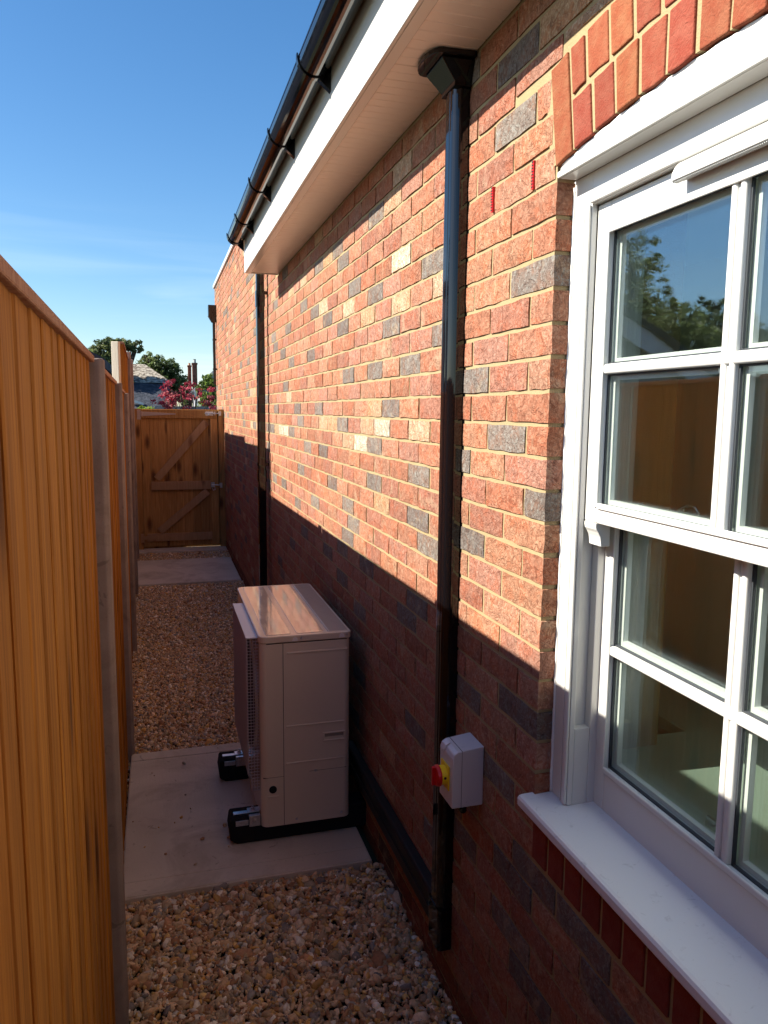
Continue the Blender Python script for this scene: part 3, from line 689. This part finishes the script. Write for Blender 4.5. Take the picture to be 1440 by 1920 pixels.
# ------------------------------------------------------------------ heat pump
hp = empty('heat_pump', (.567, 3.55, -1.84)); tag(hp, 'cream heat pump outdoor unit on black rubber feet beside the brick wall', 'heat pump')
hx0, hx1, hy0, hy1, hz0, hz1 = .372, .764, 3.075, 4.02, -1.765, -.925
m = MB(); rbox(m, hx0+.003, hx1-.003, hy0+.003, hy1-.003, hz0, hz1-.034, .03, 6); m.build('casing', M_HP, hp)
m = MB()
P = []
def rpoly(x0, x1, y0, y1, r, n=6):
    P = []
    for (cx_, cy_, a) in ((x0+r, y0+r, math.pi), (x1-r*.6, y0+r*.6, 1.5*math.pi), (x1-r*.6, y1-r*.6, 0), (x0+r, y1-r, .5*math.pi)):
        rr = r if cx_ < (x0+x1)/2 else r*.6
        for i in range(n+1): P.append((cx_+rr*math.cos(a+math.pi/2*i/n), cy_+rr*math.sin(a+math.pi/2*i/n)))
    return P
m.prism(rpoly(hx0, hx1, hy0, hy1, .035), 2, hz1-.033, hz1-.004)
lid = m.build('lid', M_HP, hp, bevel=.004, seg=3)
m = MB()
for (a, b) in ((.402, .508), (.532, .648)):
    m.prism(rpoly(a, b, hy0+.022, hy1-.03, .014), 2, hz1-.0045, hz1-.0022)
m.box(.664, .668, hy0+.02, hy1-.02, hz1-.0045, hz1-.0015); m.box(.672, hx1-.012, hy0+.02, hy1-.02, hz1-.0045, hz1-.0028)
M_LID = material('glossy_lid_film', (.58, .51, .42), .06, coat=1); k = NB(M_LID); k.bump(k.noise(k.pos((5, 3, 4)), 4, 3, 1), .35, .004)
m.build('lid_panel', M_LID, hp, bevel=.001)
YS = hy0+.0028
m = MB(); xs = .470
m.box(xs, xs+.0022, YS-.0006, YS+.01, hz0+.002, hz1-.036); m.box(hx0+.03, hx1-.02, YS-.0004, YS+.01, hz1-.0365, hz1-.034)
m.box(hx0+.012, xs, YS-.0004, YS+.01, -1.545, -1.5438); m.box(xs+.11, hx1-.02, YS-.0004, YS+.01, -1.536, -1.5348)
m.build('panel_seam', M_DARK, hp)
m = MB()
for (a, b, z) in ((xs+.018, hx1-.018, -1.005), (xs+.012, hx1-.03, -1.325), (xs+.012, hx1-.03, -1.49), (hx0+.03, xs-.02, -1.63)):
    MB().box(a, b, YS-.0026, YS+.004, z-.004, z+.004).build('pressed_rib', M_HP, hp, bevel=.0018)
m = MB(); a, b, z0_, z1_ = .640, .738, -1.408, -1.368
m.box(a, b, YS-.004, YS+.004, z1_-.006, z1_); m.box(a, b, YS-.004, YS+.004, z0_, z0_+.006); m.box(a, a+.007, YS-.0041, YS+.004, z0_+.006, z1_-.006); m.box(b-.007, b, YS-.0041, YS+.004, z0_+.006, z1_-.006)
m.build('handle_rim', M_HP, hp, bevel=.002)
MB().box(a+.008, b-.008, YS-.0012, YS+.003, z0_+.02, z1_-.007).build('handle_recess', material('handle_shade', (.30, .26, .21), .5), hp)  # darker plate paints the shade inside the handle
m = MB(); m.lathe((.424, YS+.001, -1.598), (0, -1, 0), [(.0165, 0), (.0165, .003)], 24); m.build('cable_grommet', M_RUBBER, hp)
m = MB()
for (x, z) in ((.548, hz1-.018), (.742, hz1-.016), (.607, -1.535), (.525, -1.745), (.722, -1.742)):
    m.lathe((x, YS-.0 if z < hz1-.03 else hy0+.001, z), (0, -1, 0), [(.006, 0), (.005, .003)], 10)
m.build('screw', M_ZINC, hp)
m = MB()
for (x, z) in ((.522, hz1-.019), (.722, hz1-.017)):
    m.prism([(x-.013, z-.010), (x+.013, z-.010), (x+.009, z+.004), (x, z+.009), (x-.009, z+.004)], 1, hy0-.001, hy0+.004)
m.build('lid_tab', M_SEAL, hp)
# fan guard cage on the alley side
fg = MB(); gx0, gx1, gy0, gy1, gz0, gz1 = .327, hx0+.004, 3.135, 3.73, -1.62, -.948
for i in range(50):
    z = gz0+(gz1-gz0)*i/49; xx_ = gx0+(0 if i > 6 else (6-i)*.004)
    fg.box(xx_, xx_+.0026, gy0, gy1, z-.0012, z+.0012); fg.box(xx_, gx1, gy0, gy0+.0026, z-.0012, z+.0012); fg.box(xx_, gx1, gy1-.0026, gy1, z-.0012, z+.0012)
for i in range(54):
    y = gy0+(gy1-gy0)*i/53; fg.box(gx0-.0012, gx0+.001, y-.0022, y+.0022, gz0+.07, gz1)
    fg.add([(gx0-.001, y-.002, gz0+.07), (gx0-.001, y+.002, gz0+.07), (gx0+.024, y+.002, gz0), (gx0+.024, y-.002, gz0)], [(0, 1, 2, 3)])
for i in range(4): fg.box(gx0+.002+i*.012, gx0+.004+i*.012, gy0-.0006, gy0+.003, gz0, gz1)
fgo = fg.build('fan_guard', M_HPG, hp)
MB().box(gx0-.002, gx1, gy0-.002, gy1+.002, gz1, gz1+.004).build('guard_cover', material('guard_top_sky_sheen', (.55, .62, .70), .4), hp)  # pale blue sky light painted into the guard's top edge
m = MB(); m.lathe((gx1+.002, (gy0+gy1)/2, -1.28), (-1, 0, 0), [(.27, 0), (.27, .012), (.255, .014)], 40); m.build('fan_ring', M_HP, hp)
m = MB(); m.lathe((gx1+.001, (gy0+gy1)/2, -1.28), (-1, 0, 0), [(.25, -.001), (.25, .0155)], 40); m.build('fan_opening', M_DARK, hp)
for (fy0, fy1) in ((3.105, 3.215), (3.685, 3.795)):
    # rubber foot with bevelled ends
    m = MB(); fz0 = G+.030
    m.prism([(.272, fz0), (.245, fz0+.018), (.240, fz0+.060), (.248, fz0+.112), (.86 if fy0 < 3.5 else .80, fz0+.112), (.84 if fy0 < 3.5 else .79, fz0)], 1, fy0, fy1)
    m.build('rubber_foot', M_RUBBER, hp, bevel=.008, seg=2)
    m = MB(); m.box(.262, .75, (fy0+fy1)/2-.020, (fy0+fy1)/2+.004, fz0+.110, fz0+.119); m.box(.268, .322, fy0-.003, fy0+.002, fz0+.083, fz0+.106); m.build('mounting_rail', M_ZINC, hp, bevel=.001)
    m = MB(); m.box(.322, .372, (fy0+fy1)/2-.028, (fy0+fy1)/2+.014, fz0+.119, fz0+.124); m.lathe((.345, (fy0+fy1)/2-.008, fz0+.124), (0, 0, 1), [(.012, 0), (.012, .003), (.008, .003), (.008, .012), (.004, .012), (.004, .02)], 6)
    m.box(.325, .372, fy0-.006, fy0+.012, fz0+.076, fz0+.124); m.lathe((.348, fy0-.006, fz0+.102), (0, -1, 0), [(.012, 0), (.012, .003), (.007, .004), (.007, .010)], 6)
    m.box(.37, .40, (fy0+fy1)/2-.024, (fy0+fy1)/2+.010, fz0+.11, fz0+.128); m.build('clamp', M_ZINC, hp, bevel=.001)
m = MB()
for i, (yy_, zz) in enumerate(((3.30, -1.66), (3.40, -1.60), (3.36, -1.70))):
    m.tube([(.75, yy_, zz), (.79, yy_, zz), (.81, yy_-.03, zz+.01), (W-.02, 3.2, -1.60)], .02, 10)
m.build('insulated_pipe', M_RUBBER, hp, smooth=True)

# ------------------------------------------------------------------ fence
fence = empty('timber_fence', (-.2, 4.2, G)); tag(fence, 'tall orange stained close-board timber fence with grey concrete posts, stepping up towards the gate', 'fence')
def fX(y): return -.165-.018*(y-2.25)
fd = Vector((-.018, 1, 0)).normalized(); fn = Vector((fd.y, -fd.x, 0))
def fpost(y0, zt, wy=.10):
    x = fX(y0)+.027
    c0 = Vector((x, y0, 0)); m = MB(); ch = .012; d = .13
    loc = [(0, ch), (ch, 0), (wy-ch, 0), (wy, ch), (wy, d), (0, d)]   # along fence, back from the face
    P = [(c0+fd*a-fn*b) for a, b in loc]
    m.prism([(p_.x, p_.y) for p_ in P], 2, G-.1, zt-.008)
    o = m.build('post', M_POST, fence, bevel=.004); return o
def panel(y0, y1, zt, rnd):
    y = y0; R = random.Random(rnd)
    while y < y1-.03:
        wd = min(.112+R.uniform(-.016, .014), y1-y)
        if y1-(y+wd) < .03: wd = y1-y
        lap = .02
        p0 = Vector((fX(y)-.004, y, 0)); 
        # feather edge: thick edge nearest the viewer, thin edge tucked under the next board
        st = R.uniform(.0025, .0055)
        loc = [(0, st*.75), (.0035, 0), (wd+lap*.5, st), (wd+lap*.5, .020), (0, .018)]
        P = [(p0+fd*a-fn*b) for a, b in loc]
        m = MB(); zt_ = zt-.018
        m.prism([(q.x, q.y) for q in P], 2, G-.06, zt_); m.build('board', M_WOOD, fence)
        y += wd
    a = Vector((fX(y0), y0, 0)); b = Vector((fX(y1), y1, 0)); c = (a+b)/2+fn*(-.022); Ln = (b-a).length
    m = MB(); m.obox((c.x, c.y, zt-.009), fd*Ln, fn*.054, (0, 0, .018)); m.build('capping_rail', M_CAP, fence, bevel=.003)
    for z in (zt-.25, (zt+G)/2, G+.2):
        c2 = c+fn*(-.040); m = MB(); m.obox((c2.x, c2.y, z), fd*Ln, fn*.038, (0, 0, .06)); m.build('rear_rail', M_WOOD, fence)
posts = [(-5.48, .15), (-3.55, .15), (-1.62, .15), (.30, .15), (2.225, .142), (4.12, .137), (6.04, .122), (7.96, .556), (9.88, .60)]
for (y, z) in posts: fpost(y, z)
tops = [.15, .15, .14, .140, .137, .128, .495, .55]
for i, zt in enumerate(tops):
    panel(posts[i][0]+.10, posts[i+1][0]-.008, zt, i)
panel(9.98, 10.46, .56, 9)
# made-up pale piece at the panel step, turned to catch the sun
m = MB(); cc = Vector((fX(6.1)-.054, 6.10, 0)); ax = Matrix.Rotation(math.radians(-16), 3, 'Z') @ Vector((1, 0, 0)); ay = Matrix.Rotation(math.radians(-16), 3, 'Z') @ Vector((0, 1, 0))
m.obox((cc.x, cc.y, .29), ax*.052, ay*.045, (0, 0, .40)); m.build('sunlit_end_piece', M_LITEND, fence, bevel=.003)

# unseen fence added behind the viewpoint to cut low sky light
ef = empty('sky_block_fence', (.3, -5.1, G)); tag(ef, 'added unseen timber fence behind the viewpoint, blocking low sky light', 'fence')
for i in range(10):
    m = MB(); m.box(-.14+i*.098, -.14+i*.098+.095, -5.13, -5.11, G, .12); m.build('board', M_WOOD, ef)
# ------------------------------------------------------------------ gate
gt = empty('timber_gate', (.26, 10.5, G+.05)); tag(gt, 'brown ledged and braced timber gate closing the far end of the alley', 'gate')
GY = 10.50; gz0, gz1 = G+.045, .0
m = MB(); m.box(-.315, -.225, GY-.04, GY+.05, gz0-.03, .004); m.build('gate_post', M_GATE, gt, bevel=.002)
m = MB(); m.box(.765, .836, GY-.04, GY+.05, gz0-.03, .004); m.build('gate_post', M_GATE, gt, bevel=.002)
x = -.22; i = 0
while x < .755:
    wd = .1065; x1 = min(x+wd, .757)
    m = MB(); m.box(x+.0008, x1-.0008, GY, GY+.018, gz0+.01, gz1-.01); m.box(x+.02, x1+.012 if x1 < .75 else x1, GY+.019, GY+.023, gz0+.01, gz1-.01); m.build('board', M_GATE, gt, bevel=.003, seg=1); x = x1+.0002
def rail(x0, x1, z0, z1, mat, t=.035): m = MB(); m.box(x0, x1, GY-t, GY-.0006, z0, z1); m.build('ledge', mat, gt, bevel=.002)
rail(-.215, .752, -.118, -.006, M_GATE); rail(-.11, .655, -1.058, -.948, M_RAIL, .037); rail(-.18, .66, -1.74, -1.64, M_RAIL, .037)
m = MB(); m.box(.66, .752, GY-.030, GY-.0007, gz0+.01, -.12); m.build('stile', M_GATE, gt, bevel=.002)
def brace(xa, za, xb, zb, wd=.095):
    a = Vector((xa, GY-.017, za)); b = Vector((xb, GY-.017, zb)); d = b-a; u = d.normalized(); v = Vector((-u.z, 0, u.x))
    m = MB(); m.obox((a+b)/2, d, v*wd, (0, .031, 0)); m.build('brace', M_RAIL, gt, bevel=.002)
brace(-.04, -.915, .61, -.165); brace(-.02, -1.61, .61, -1.085)
m = MB(); z = -.062
m.add([(-.185, GY-.039, z+.028), (-.185, GY-.039, z-.028), (.22, GY-.039, z-.006), (.22, GY-.039, z+.006), (-.185, GY-.0352, z+.028), (-.185, GY-.0352, z-.028), (.22, GY-.0352, z-.006), (.22, GY-.0352, z+.006)],
      [(0, 1, 2, 3), (4, 7, 6, 5), (0, 4, 5, 1), (1, 5, 6, 2), (2, 6, 7, 3), (3, 7, 4, 0)]); m.box(-.262, -.218, GY-.046, GY-.0405, z-.075, z+.055); m.box(-.22, -.185, GY-.0400, GY-.0355, z-.028, z+.028); m.lathe((-.205, GY-.044, z-.035), (0, 0, 1), [(.007, 0), (.007, .07)], 8); m.build('hinge', material('painted_hinge', (.45, .38, .34), .5), gt)
m = MB(); z = -1.69; m.box(-.22, .10, GY-.0415, GY-.0375, z-.022, z+.022); m.box(-.262, -.22, GY-.046, GY-.0405, z-.06, z+.06); m.build('hinge', M_RAIL, gt)
m = MB(); m.tube([(.59, GY-.052, -.052), (.79, GY-.052, -.052)], .008, 8); m.box(.60, .70, GY-.044, GY-.036, -.078, -.026); m.box(.715, .725, GY-.062, GY-.036, -.075, -.028); m.box(.77, .80, GY-.060, GY-.042, -.08, -.024); m.tube([(.64, GY-.052, -.052), (.64, GY-.075, -.075)], .006, 6); m.build('bolt', M_ZINC, gt)
m = MB(); m.tube([(.66, GY-.05, -1.00), (.80, GY-.05, -1.005)], .007, 8); m.box(.655, .70, GY-.05, GY-.036, -1.03, -.965); m.box(.765, .80, GY-.056, GY-.041, -1.04, -.975)
m.tube([(.70, GY-.06, -1.02), (.705, GY-.075, -1.06), (.68, GY-.075, -1.07), (.665, GY-.06, -1.04)], .006, 6); m.build('latch', M_ZINC, gt)
m = MB(); m.box(-.2, .755, GY+.02, GY+.05, -.06, -.0); m.build('top_rail', M_GATE, gt)
m = MB(); m.box(-.225, .765, GY+.03, GY+.06, gz0-.04, gz0+.04); m.build('rear_rail', M_GATE, gt)
m = MB(); m.box(-.235, -.205, GY+.02, GY+.05, gz0, gz1); m.box(.745, .775, GY+.02, GY+.05, gz0, gz1); m.build('door_stop', M_GATE, gt)

# ------------------------------------------------------------------ background gardens, houses, trees
def leaves(name, parent, blobs, n, size, pal, seed, mat=M_LEAF, sun=.5):
    R = np.random.default_rng(seed); B = np.array(blobs, float); vol = np.prod(B[:, 3:6], 1)**.67; pr = vol/vol.sum()
    # small clumps inside each blob, then leaves inside each clump
    nc = max(20, n//28); ci = R.choice(len(B), nc, p=pr); d = R.normal(size=(nc, 3)); d /= np.linalg.norm(d, axis=1)[:, None]
    rad = R.uniform(.45, 1.08, nc)[:, None]; cc = B[ci, :3]+d*rad*B[ci, 3:6]
    cs = B[ci, 3:6].mean(1)*R.uniform(.12, .34, nc); cb = R.uniform(.65, 1.25, nc); cp_ = R.choice(len(pal), nc)
    li = R.integers(0, nc, n); o = R.normal(size=(n, 3)); o /= np.linalg.norm(o, axis=1)[:, None]+1e-6
    P = cc[li]+o*(R.random(n)**.5)[:, None]*cs[li][:, None]*np.array([1.2, 1.2, .8])
    a = R.normal(size=(n, 3)); a /= np.linalg.norm(a, axis=1)[:, None]; b = np.cross(a, R.normal(size=(n, 3))); b /= np.linalg.norm(b, axis=1)[:, None]
    s = size*R.uniform(.6, 1.4, n)[:, None]
    V = np.stack([P-a*s, P+b*s*.45, P+a*s, P-b*s*.45], 1); 
    col = np.array(pal)[cp_[li]]*cb[li][:, None]*R.uniform(.8, 1.2, (n, 1))
    lo = V.reshape(-1, 3).min(0); hi = V.reshape(-1, 3).max(0); o0 = (lo+hi)/2
    me = bpy.data.meshes.new(name); me.vertices.add(n*4); me.vertices.foreach_set('co', (V.reshape(-1, 3)-o0).astype(np.float32).ravel())
    me.loops.add(n*4); me.loops.foreach_set('vertex_index', np.arange(n*4, dtype=np.int32)); me.polygons.add(n); me.polygons.foreach_set('loop_start', (np.arange(n)*4).astype(np.int32)); me.update()
    ca = me.color_attributes.new('tint', 'FLOAT_COLOR', 'POINT'); c4 = np.ones((n, 4, 4), np.float32); c4[:, :, :3] = col[:, None, :]; ca.data.foreach_set('color', c4.ravel()); me.validate()
    return put(name, me, parent, (o0[0], o0[1], o0[2]+H), mat)
M_BARK = material('bark', (.10, .075, .055), .9); k = NB(M_BARK); k.bump(k.noise(k.pos((8, 8, 2)), 2, 4), .8, .03)
def tree(name, label, x, y, blobs, n, size, pal, seed, r=.25, cat='tree', group=None, fork=None):
    R = random.Random(seed)
    e_ = empty(name, (x, y, G)); tag(e_, label, cat, group)
    bl = [(x+b[0], y+b[1], G+b[2], b[3], b[4], b[5]) for b in blobs]
    m = MB(); top = max(b[2] for b in bl); fz = fork or (G+(top-G)*.4)
    m.tube([(x, y, G-.2), (x+.1*r, y, G+(fz-G)*.5), (x, y, fz)], [r*1.3, r, r*.8], 9)
    for b in bl:
        mid = ((x+b[0])/2+R.uniform(-.2, .2), (y+b[1])/2, fz+(b[2]-fz)*.45)
        m.tube([(x, y, fz-.2*r), mid, (b[0], b[1], b[2])], [r*.6, r*.4, r*.12], 7)
        for q in range(5):
            d = Vector((R.uniform(-1, 1)*b[3], R.uniform(-1, 1)*b[4], R.uniform(-.3, 1)*b[5]))*.8
            m.tube([mid, (b[0]+d.x*.5, b[1]+d.y*.5, b[2]+d.z*.5), (b[0]+d.x, b[1]+d.y, b[2]+d.z)], [r*.25, r*.14, r*.05], 5)
    m.build('trunk', M_BARK, e_, smooth=True)
    leaves('crown', e_, bl, n, size, pal, seed); return e_
GR1 = [(.10, .14, .04), (.14, .18, .055), (.075, .11, .035), (.17, .20, .07)]
GR2 = [(.075, .105, .025), (.10, .13, .035), (.05, .08, .02)]
PINE = [(.11, .14, .055), (.15, .18, .065), (.08, .11, .05)]
tree('pine_tree', 'flat topped pine tree behind the fence posts', -2.3, 50, [(-.9, 0, 5.2, 1.0, 1.0, .7), (-.3, 0, 5.75, .9, 1, .32), (.9, .2, 5.75, .75, .8, .28), (-.5, 0, 4.3, 1.0, 1, .8), (1.1, 0, 5.4, .5, .6, .15), (-.8, .3, 3.4, 1.3, 1, .8), (.2, 0, 3.0, .9, .8, .7)], 9000, .11, PINE, 21, .22)
tree('broadleaf_tree', 'rounded green tree rising behind the hipped roof', .2, 56, [(-.5, 0, 4.9, .9, .9, .8), (.4, 0, 4.5, 1.0, 1, .9), (1.1, 0, 3.7, .9, .9, .9), (.1, 0, 3.6, 1.3, 1.1, .9), (1.7, 0, 3.1, .5, .6, .5)], 11000, .10, GR1, 22, .25)
tree('broadleaf_tree', 'small dark tree low behind the chimneys', 1.75, 60, [(0, 0, 3.2, .6, .6, .5), (.3, 0, 2.6, .6, .6, .5)], 2500, .09, GR1, 23, .12)
tree('garden_bush', 'sunlit light green bush against the gabled house', 1.75, 29, [(0, 0, 2.55, .42, .5, .5), (.2, 0, 2.9, .3, .4, .3), (.1, 0, 2.0, .5, .5, .4)], 4500, .05, [(.13, .19, .03), (.17, .22, .045), (.10, .15, .03)], 24, .06, 'bush')
RED = [(.33, .03, .055), (.42, .07, .10), (.24, .02, .04), (.45, .14, .14)]
tree('red_leaved_shrub', 'airy crimson leaved shrub just beyond the gate', .35, 13.4, [(-.25, 0, 2.02, .28, .3, .16), (0, 0, 2.2, .26, .3, .17), (.3, 0, 2.12, .26, .3, .16), (.55, 0, 1.98, .22, .3, .12), (-.05, 0, 1.95, .45, .3, .10)], 1500, .026, RED, 25, .03, 'shrub')
tree('hedge_plant', 'yellow green leafy shoots at the hinge side of the gate', -.22, 12.2, [(0, 0, 1.86, .17, .2, .05), (.1, 0, 1.83, .15, .2, .05)], 500, .022, [(.30, .38, .06), (.20, .30, .05)], 26, .015, 'plant')

def rough_roof(name, a, b, sc=6):
    m = material(name, rough=.95, spec=.1); k = NB(m); k.color(k.mixc(k.ramp(k.noise(k.pos(), sc, 6, .5), [(.42, 0), (.6, 1)]), a, b)); k.bump(k.noise(k.pos(), sc*2, 5), .8, .05); return m
M_THATCH = rough_roof('mossy_roof_tile', (.12, .10, .08), (.38, .34, .28), 5)
M_SLATE = rough_roof('dark_slate', (.035, .04, .05), (.06, .065, .08), 4)
M_RENDER = material('pale_render', (.55, .53, .50), .9)
M_GREYW = material('grey_render', (.28, .28, .30), .9)
M_GREYB = material('grey_white_board', (.62, .60, .60), .6)
M_DBRICK = rough_roof('chimney_brick', (.16, .06, .04), (.26, .11, .07), 9)
M_LEAD = material('grey_flat_roof', (.30, .33, .32), .8)
# bungalow with the mossy hipped roof
hb = empty('bungalow', (-.8, 50, G)); tag(hb, 'distant bungalow with mossy brown hipped roof and dark slate lower roof', 'house')
m = MB(); Y_ = 50
m.add([(-6, Y_, 1.60), (.95, Y_, 1.60), (-.72, Y_+2.6, 2.85), (-6, Y_+2.6, 2.95), (.95, Y_+5.5, 1.60), (-6, Y_+5.5, 1.6)], [(0, 1, 2, 3), (1, 4, 2), (4, 5, 3, 2), (0, 3, 5), (0, 5, 4, 1)]); m.build('roof', M_THATCH, hb)
m = MB(); m.prism([(-6, -1.87), (.7, -1.87), (.7, 1.6), (-6, 1.6)], 1, Y_+.4, Y_+5.2); m.build('wall', M_RENDER, hb)
m = MB(); m.add([(-5, Y_-3.2, -.2), (.35, Y_-3.2, -.2), (.75, Y_+.3, 1.62), (-1.1, Y_+.3, 1.75), (-5, Y_+.3, 1.75), (-5, Y_+.3, -.2), (.75, Y_+.3, -.2)], [(0, 1, 2, 3, 4), (0, 4, 5), (1, 6, 2), (0, 5, 6, 1)]); m.build('lower_roof', M_SLATE, hb)
m = MB(); m.obox((-1.25, Y_-2.5, .42), (.9, 0, -.28), (0, .25, 0), (.0, 0, .14)); m.build('gutter_board', M_PVC, hb)
# gabled house with two chimney stacks
hg = empty('gabled_house', (4.2, 34, G)); tag(hg, 'distant house with white edged gable and two tall brick chimneys right of the roofs', 'house')
m = MB(); m.prism([(1.75, -1.87), (7.4, -1.87), (7.4, .9), (4.6, 3.6), (1.75, 1.0)], 1, 34, 41); m.build('wall', M_GREYW, hg)
m = MB(); m.add([(1.55, 33.8, .80), (4.6, 33.8, 3.75), (4.6, 41.2, 3.75), (1.55, 41.2, .8), (1.62, 33.8, .70), (4.6, 33.8, 3.6), (4.6, 41.2, 3.6), (1.62, 41.2, .7)], [(0, 1, 2, 3), (4, 7, 6, 5), (0, 4, 5, 1), (1, 5, 6, 2), (2, 6, 7, 3), (3, 7, 4, 0)])
m.add([(7.6, 33.8, .80), (4.6, 33.8, 3.75), (4.6, 41.2, 3.75), (7.6, 41.2, .8), (7.5, 33.8, .70), (4.6, 33.8, 3.6), (4.6, 41.2, 3.6), (7.5, 41.2, .7)], [(0, 1, 2, 3), (4, 7, 6, 5), (0, 4, 5, 1), (1, 5, 6, 2), (2, 6, 7, 3), (3, 7, 4, 0)])
m.build('roof', M_SLATE, hg)
m = MB(); m.prism([(1.60, .66), (1.60, .84), (4.6, 3.76), (4.6, 3.5)], 1, 33.68, 33.79); m.build('bargeboard', M_LEAD, hg)
m = MB(); m.box(1.5, 1.62, 33.7, 33.8, -1.87, .9); m.build('corner_board', M_PVC, hg)
ch = empty('chimney_house', (2.2, 50, G)); tag(ch, 'house hidden behind the crimson shrub with twin dark brick chimney stacks', 'house')
m = MB(); m.box(1.86, 2.06, 50, 50.5, -1.87, 2.72); m.box(1.83, 2.09, 49.97, 50.53, 2.64, 2.72); m.build('chimney', M_DBRICK, ch)
m = MB(); m.box(2.12, 2.40, 49.6, 50.3, -1.87, 2.86); m.box(2.09, 2.43, 49.57, 50.33, 2.76, 2.86); m.build('chimney', M_DBRICK, ch)
m = MB(); m.lathe((1.96, 50.2, 2.72), (0, 0, 1), [(.07, 0), (.06, .14), (.08, .15)], 10); m.build('chimney_pot', material('clay_pot', (.45, .25, .16), .9), ch)
m = MB(); m.lathe((2.27, 50, 2.86), (0, 0, 1), [(.09, 0), (.08, .22), (.11, .24)], 10); m.build('chimney_pot', M_LEAD, ch)
m = MB(); m.prism([(2.3, -1.87), (8, -1.87), (8, 1.0), (2.3, .6)], 1, 50.6, 55); m.build('wall', M_GREYW, ch)
# flat roofed garage beyond the gate
gr_ = empty('garage', (.7, 16, G)); tag(gr_, 'low garage with a pale grey flat roof beyond the gate', 'garage')
m = MB(); m.box(.05, 3, 13.9, 18, -1.87, -.02); m.build('wall', M_RENDER, gr_)
m = MB(); m.box(-.05, 3.1, 13.8, 18.1, -.02, .05); m.build('roof', M_LEAD, gr_)
# neighbour's house and trees on the far side of the fence (seen mirrored in the window)
nh = empty('neighbour_house', (-4.9, 17, G)); tag(nh, 'neighbouring house with white edged gable, mirrored in the window panes', 'house')
XA, ZA = -4.87, 2.80; XL_, XR_ = -8.85, -.89; ZE = .70
m = MB(); m.prism([(XL_+.35, -1.87), (XR_-.35, -1.87), (XR_-.35, .72), (XA, ZA-.12), (XL_+.35, .72)], 1, 13.25, 21); m.build('wall', M_GREYW, nh)
for xe in (XL_, XR_):
    m = MB(); m.prism([(xe, ZE-.34), (xe, ZE), (XA, ZA+.02), (XA, ZA-.42)], 1, 13.0, 13.06); m.build('bargeboard', M_GREYB, nh)
    m = MB(); m.prism([(xe+(.1 if xe > XA else -.1), ZE-.06), (xe+(.1 if xe > XA else -.1), ZE+.08), (XA, ZA+.20), (XA, ZA+.02)], 1, 12.94, 21.1); m.build('roof', M_SLATE, nh)
tree('garden_tree', 'tall feathery tree behind the neighbouring house, leftmost in the window reflection', -14.0, 24.0, [(0, 0, 5.2, 1.3, 1.5, 1.3), (.3, -.6, 6.9, .9, 1.2, .9), (-.9, .3, 6.0, .7, 1, .8), (.9, .5, 7.2, .8, 1, .8), (-1.2, 0, 4.9, .7, 1, .7)], 9000, .075, [(.16, .19, .08), (.20, .22, .10), (.13, .16, .07)], 31, .22)
tree('garden_tree', 'spreading loose tree at the middle of the window reflection', -16.3, 24.2, [(0, 0, 4.9, .9, 1.1, .9), (.6, .3, 4.6, .7, 1, .8), (-.6, .2, 5.3, .5, .8, .5), (-.9, 0, 4.5, .7, 1.0, .7), (.2, 0, 5.7, .35, .4, .35)], 7000, .07, [(.16, .19, .07), (.20, .23, .09)], 32, .2)
tree('garden_tree', 'darker twiggy tree rightmost in the window reflection', -18.4, 24.6, [(0, 0, 5.1, .9, 1.2, .8), (.9, 0, 4.7, .6, 1, .7), (-1.2, 0, 4.9, .9, 1.2, .8), (.1, .3, 6.0, .5, .5, .35), (-2.3, 0, 4.7, .9, 1.0, .8)], 7500, .07, [(.12, .15, .06), (.17, .19, .08)], 33, .2)
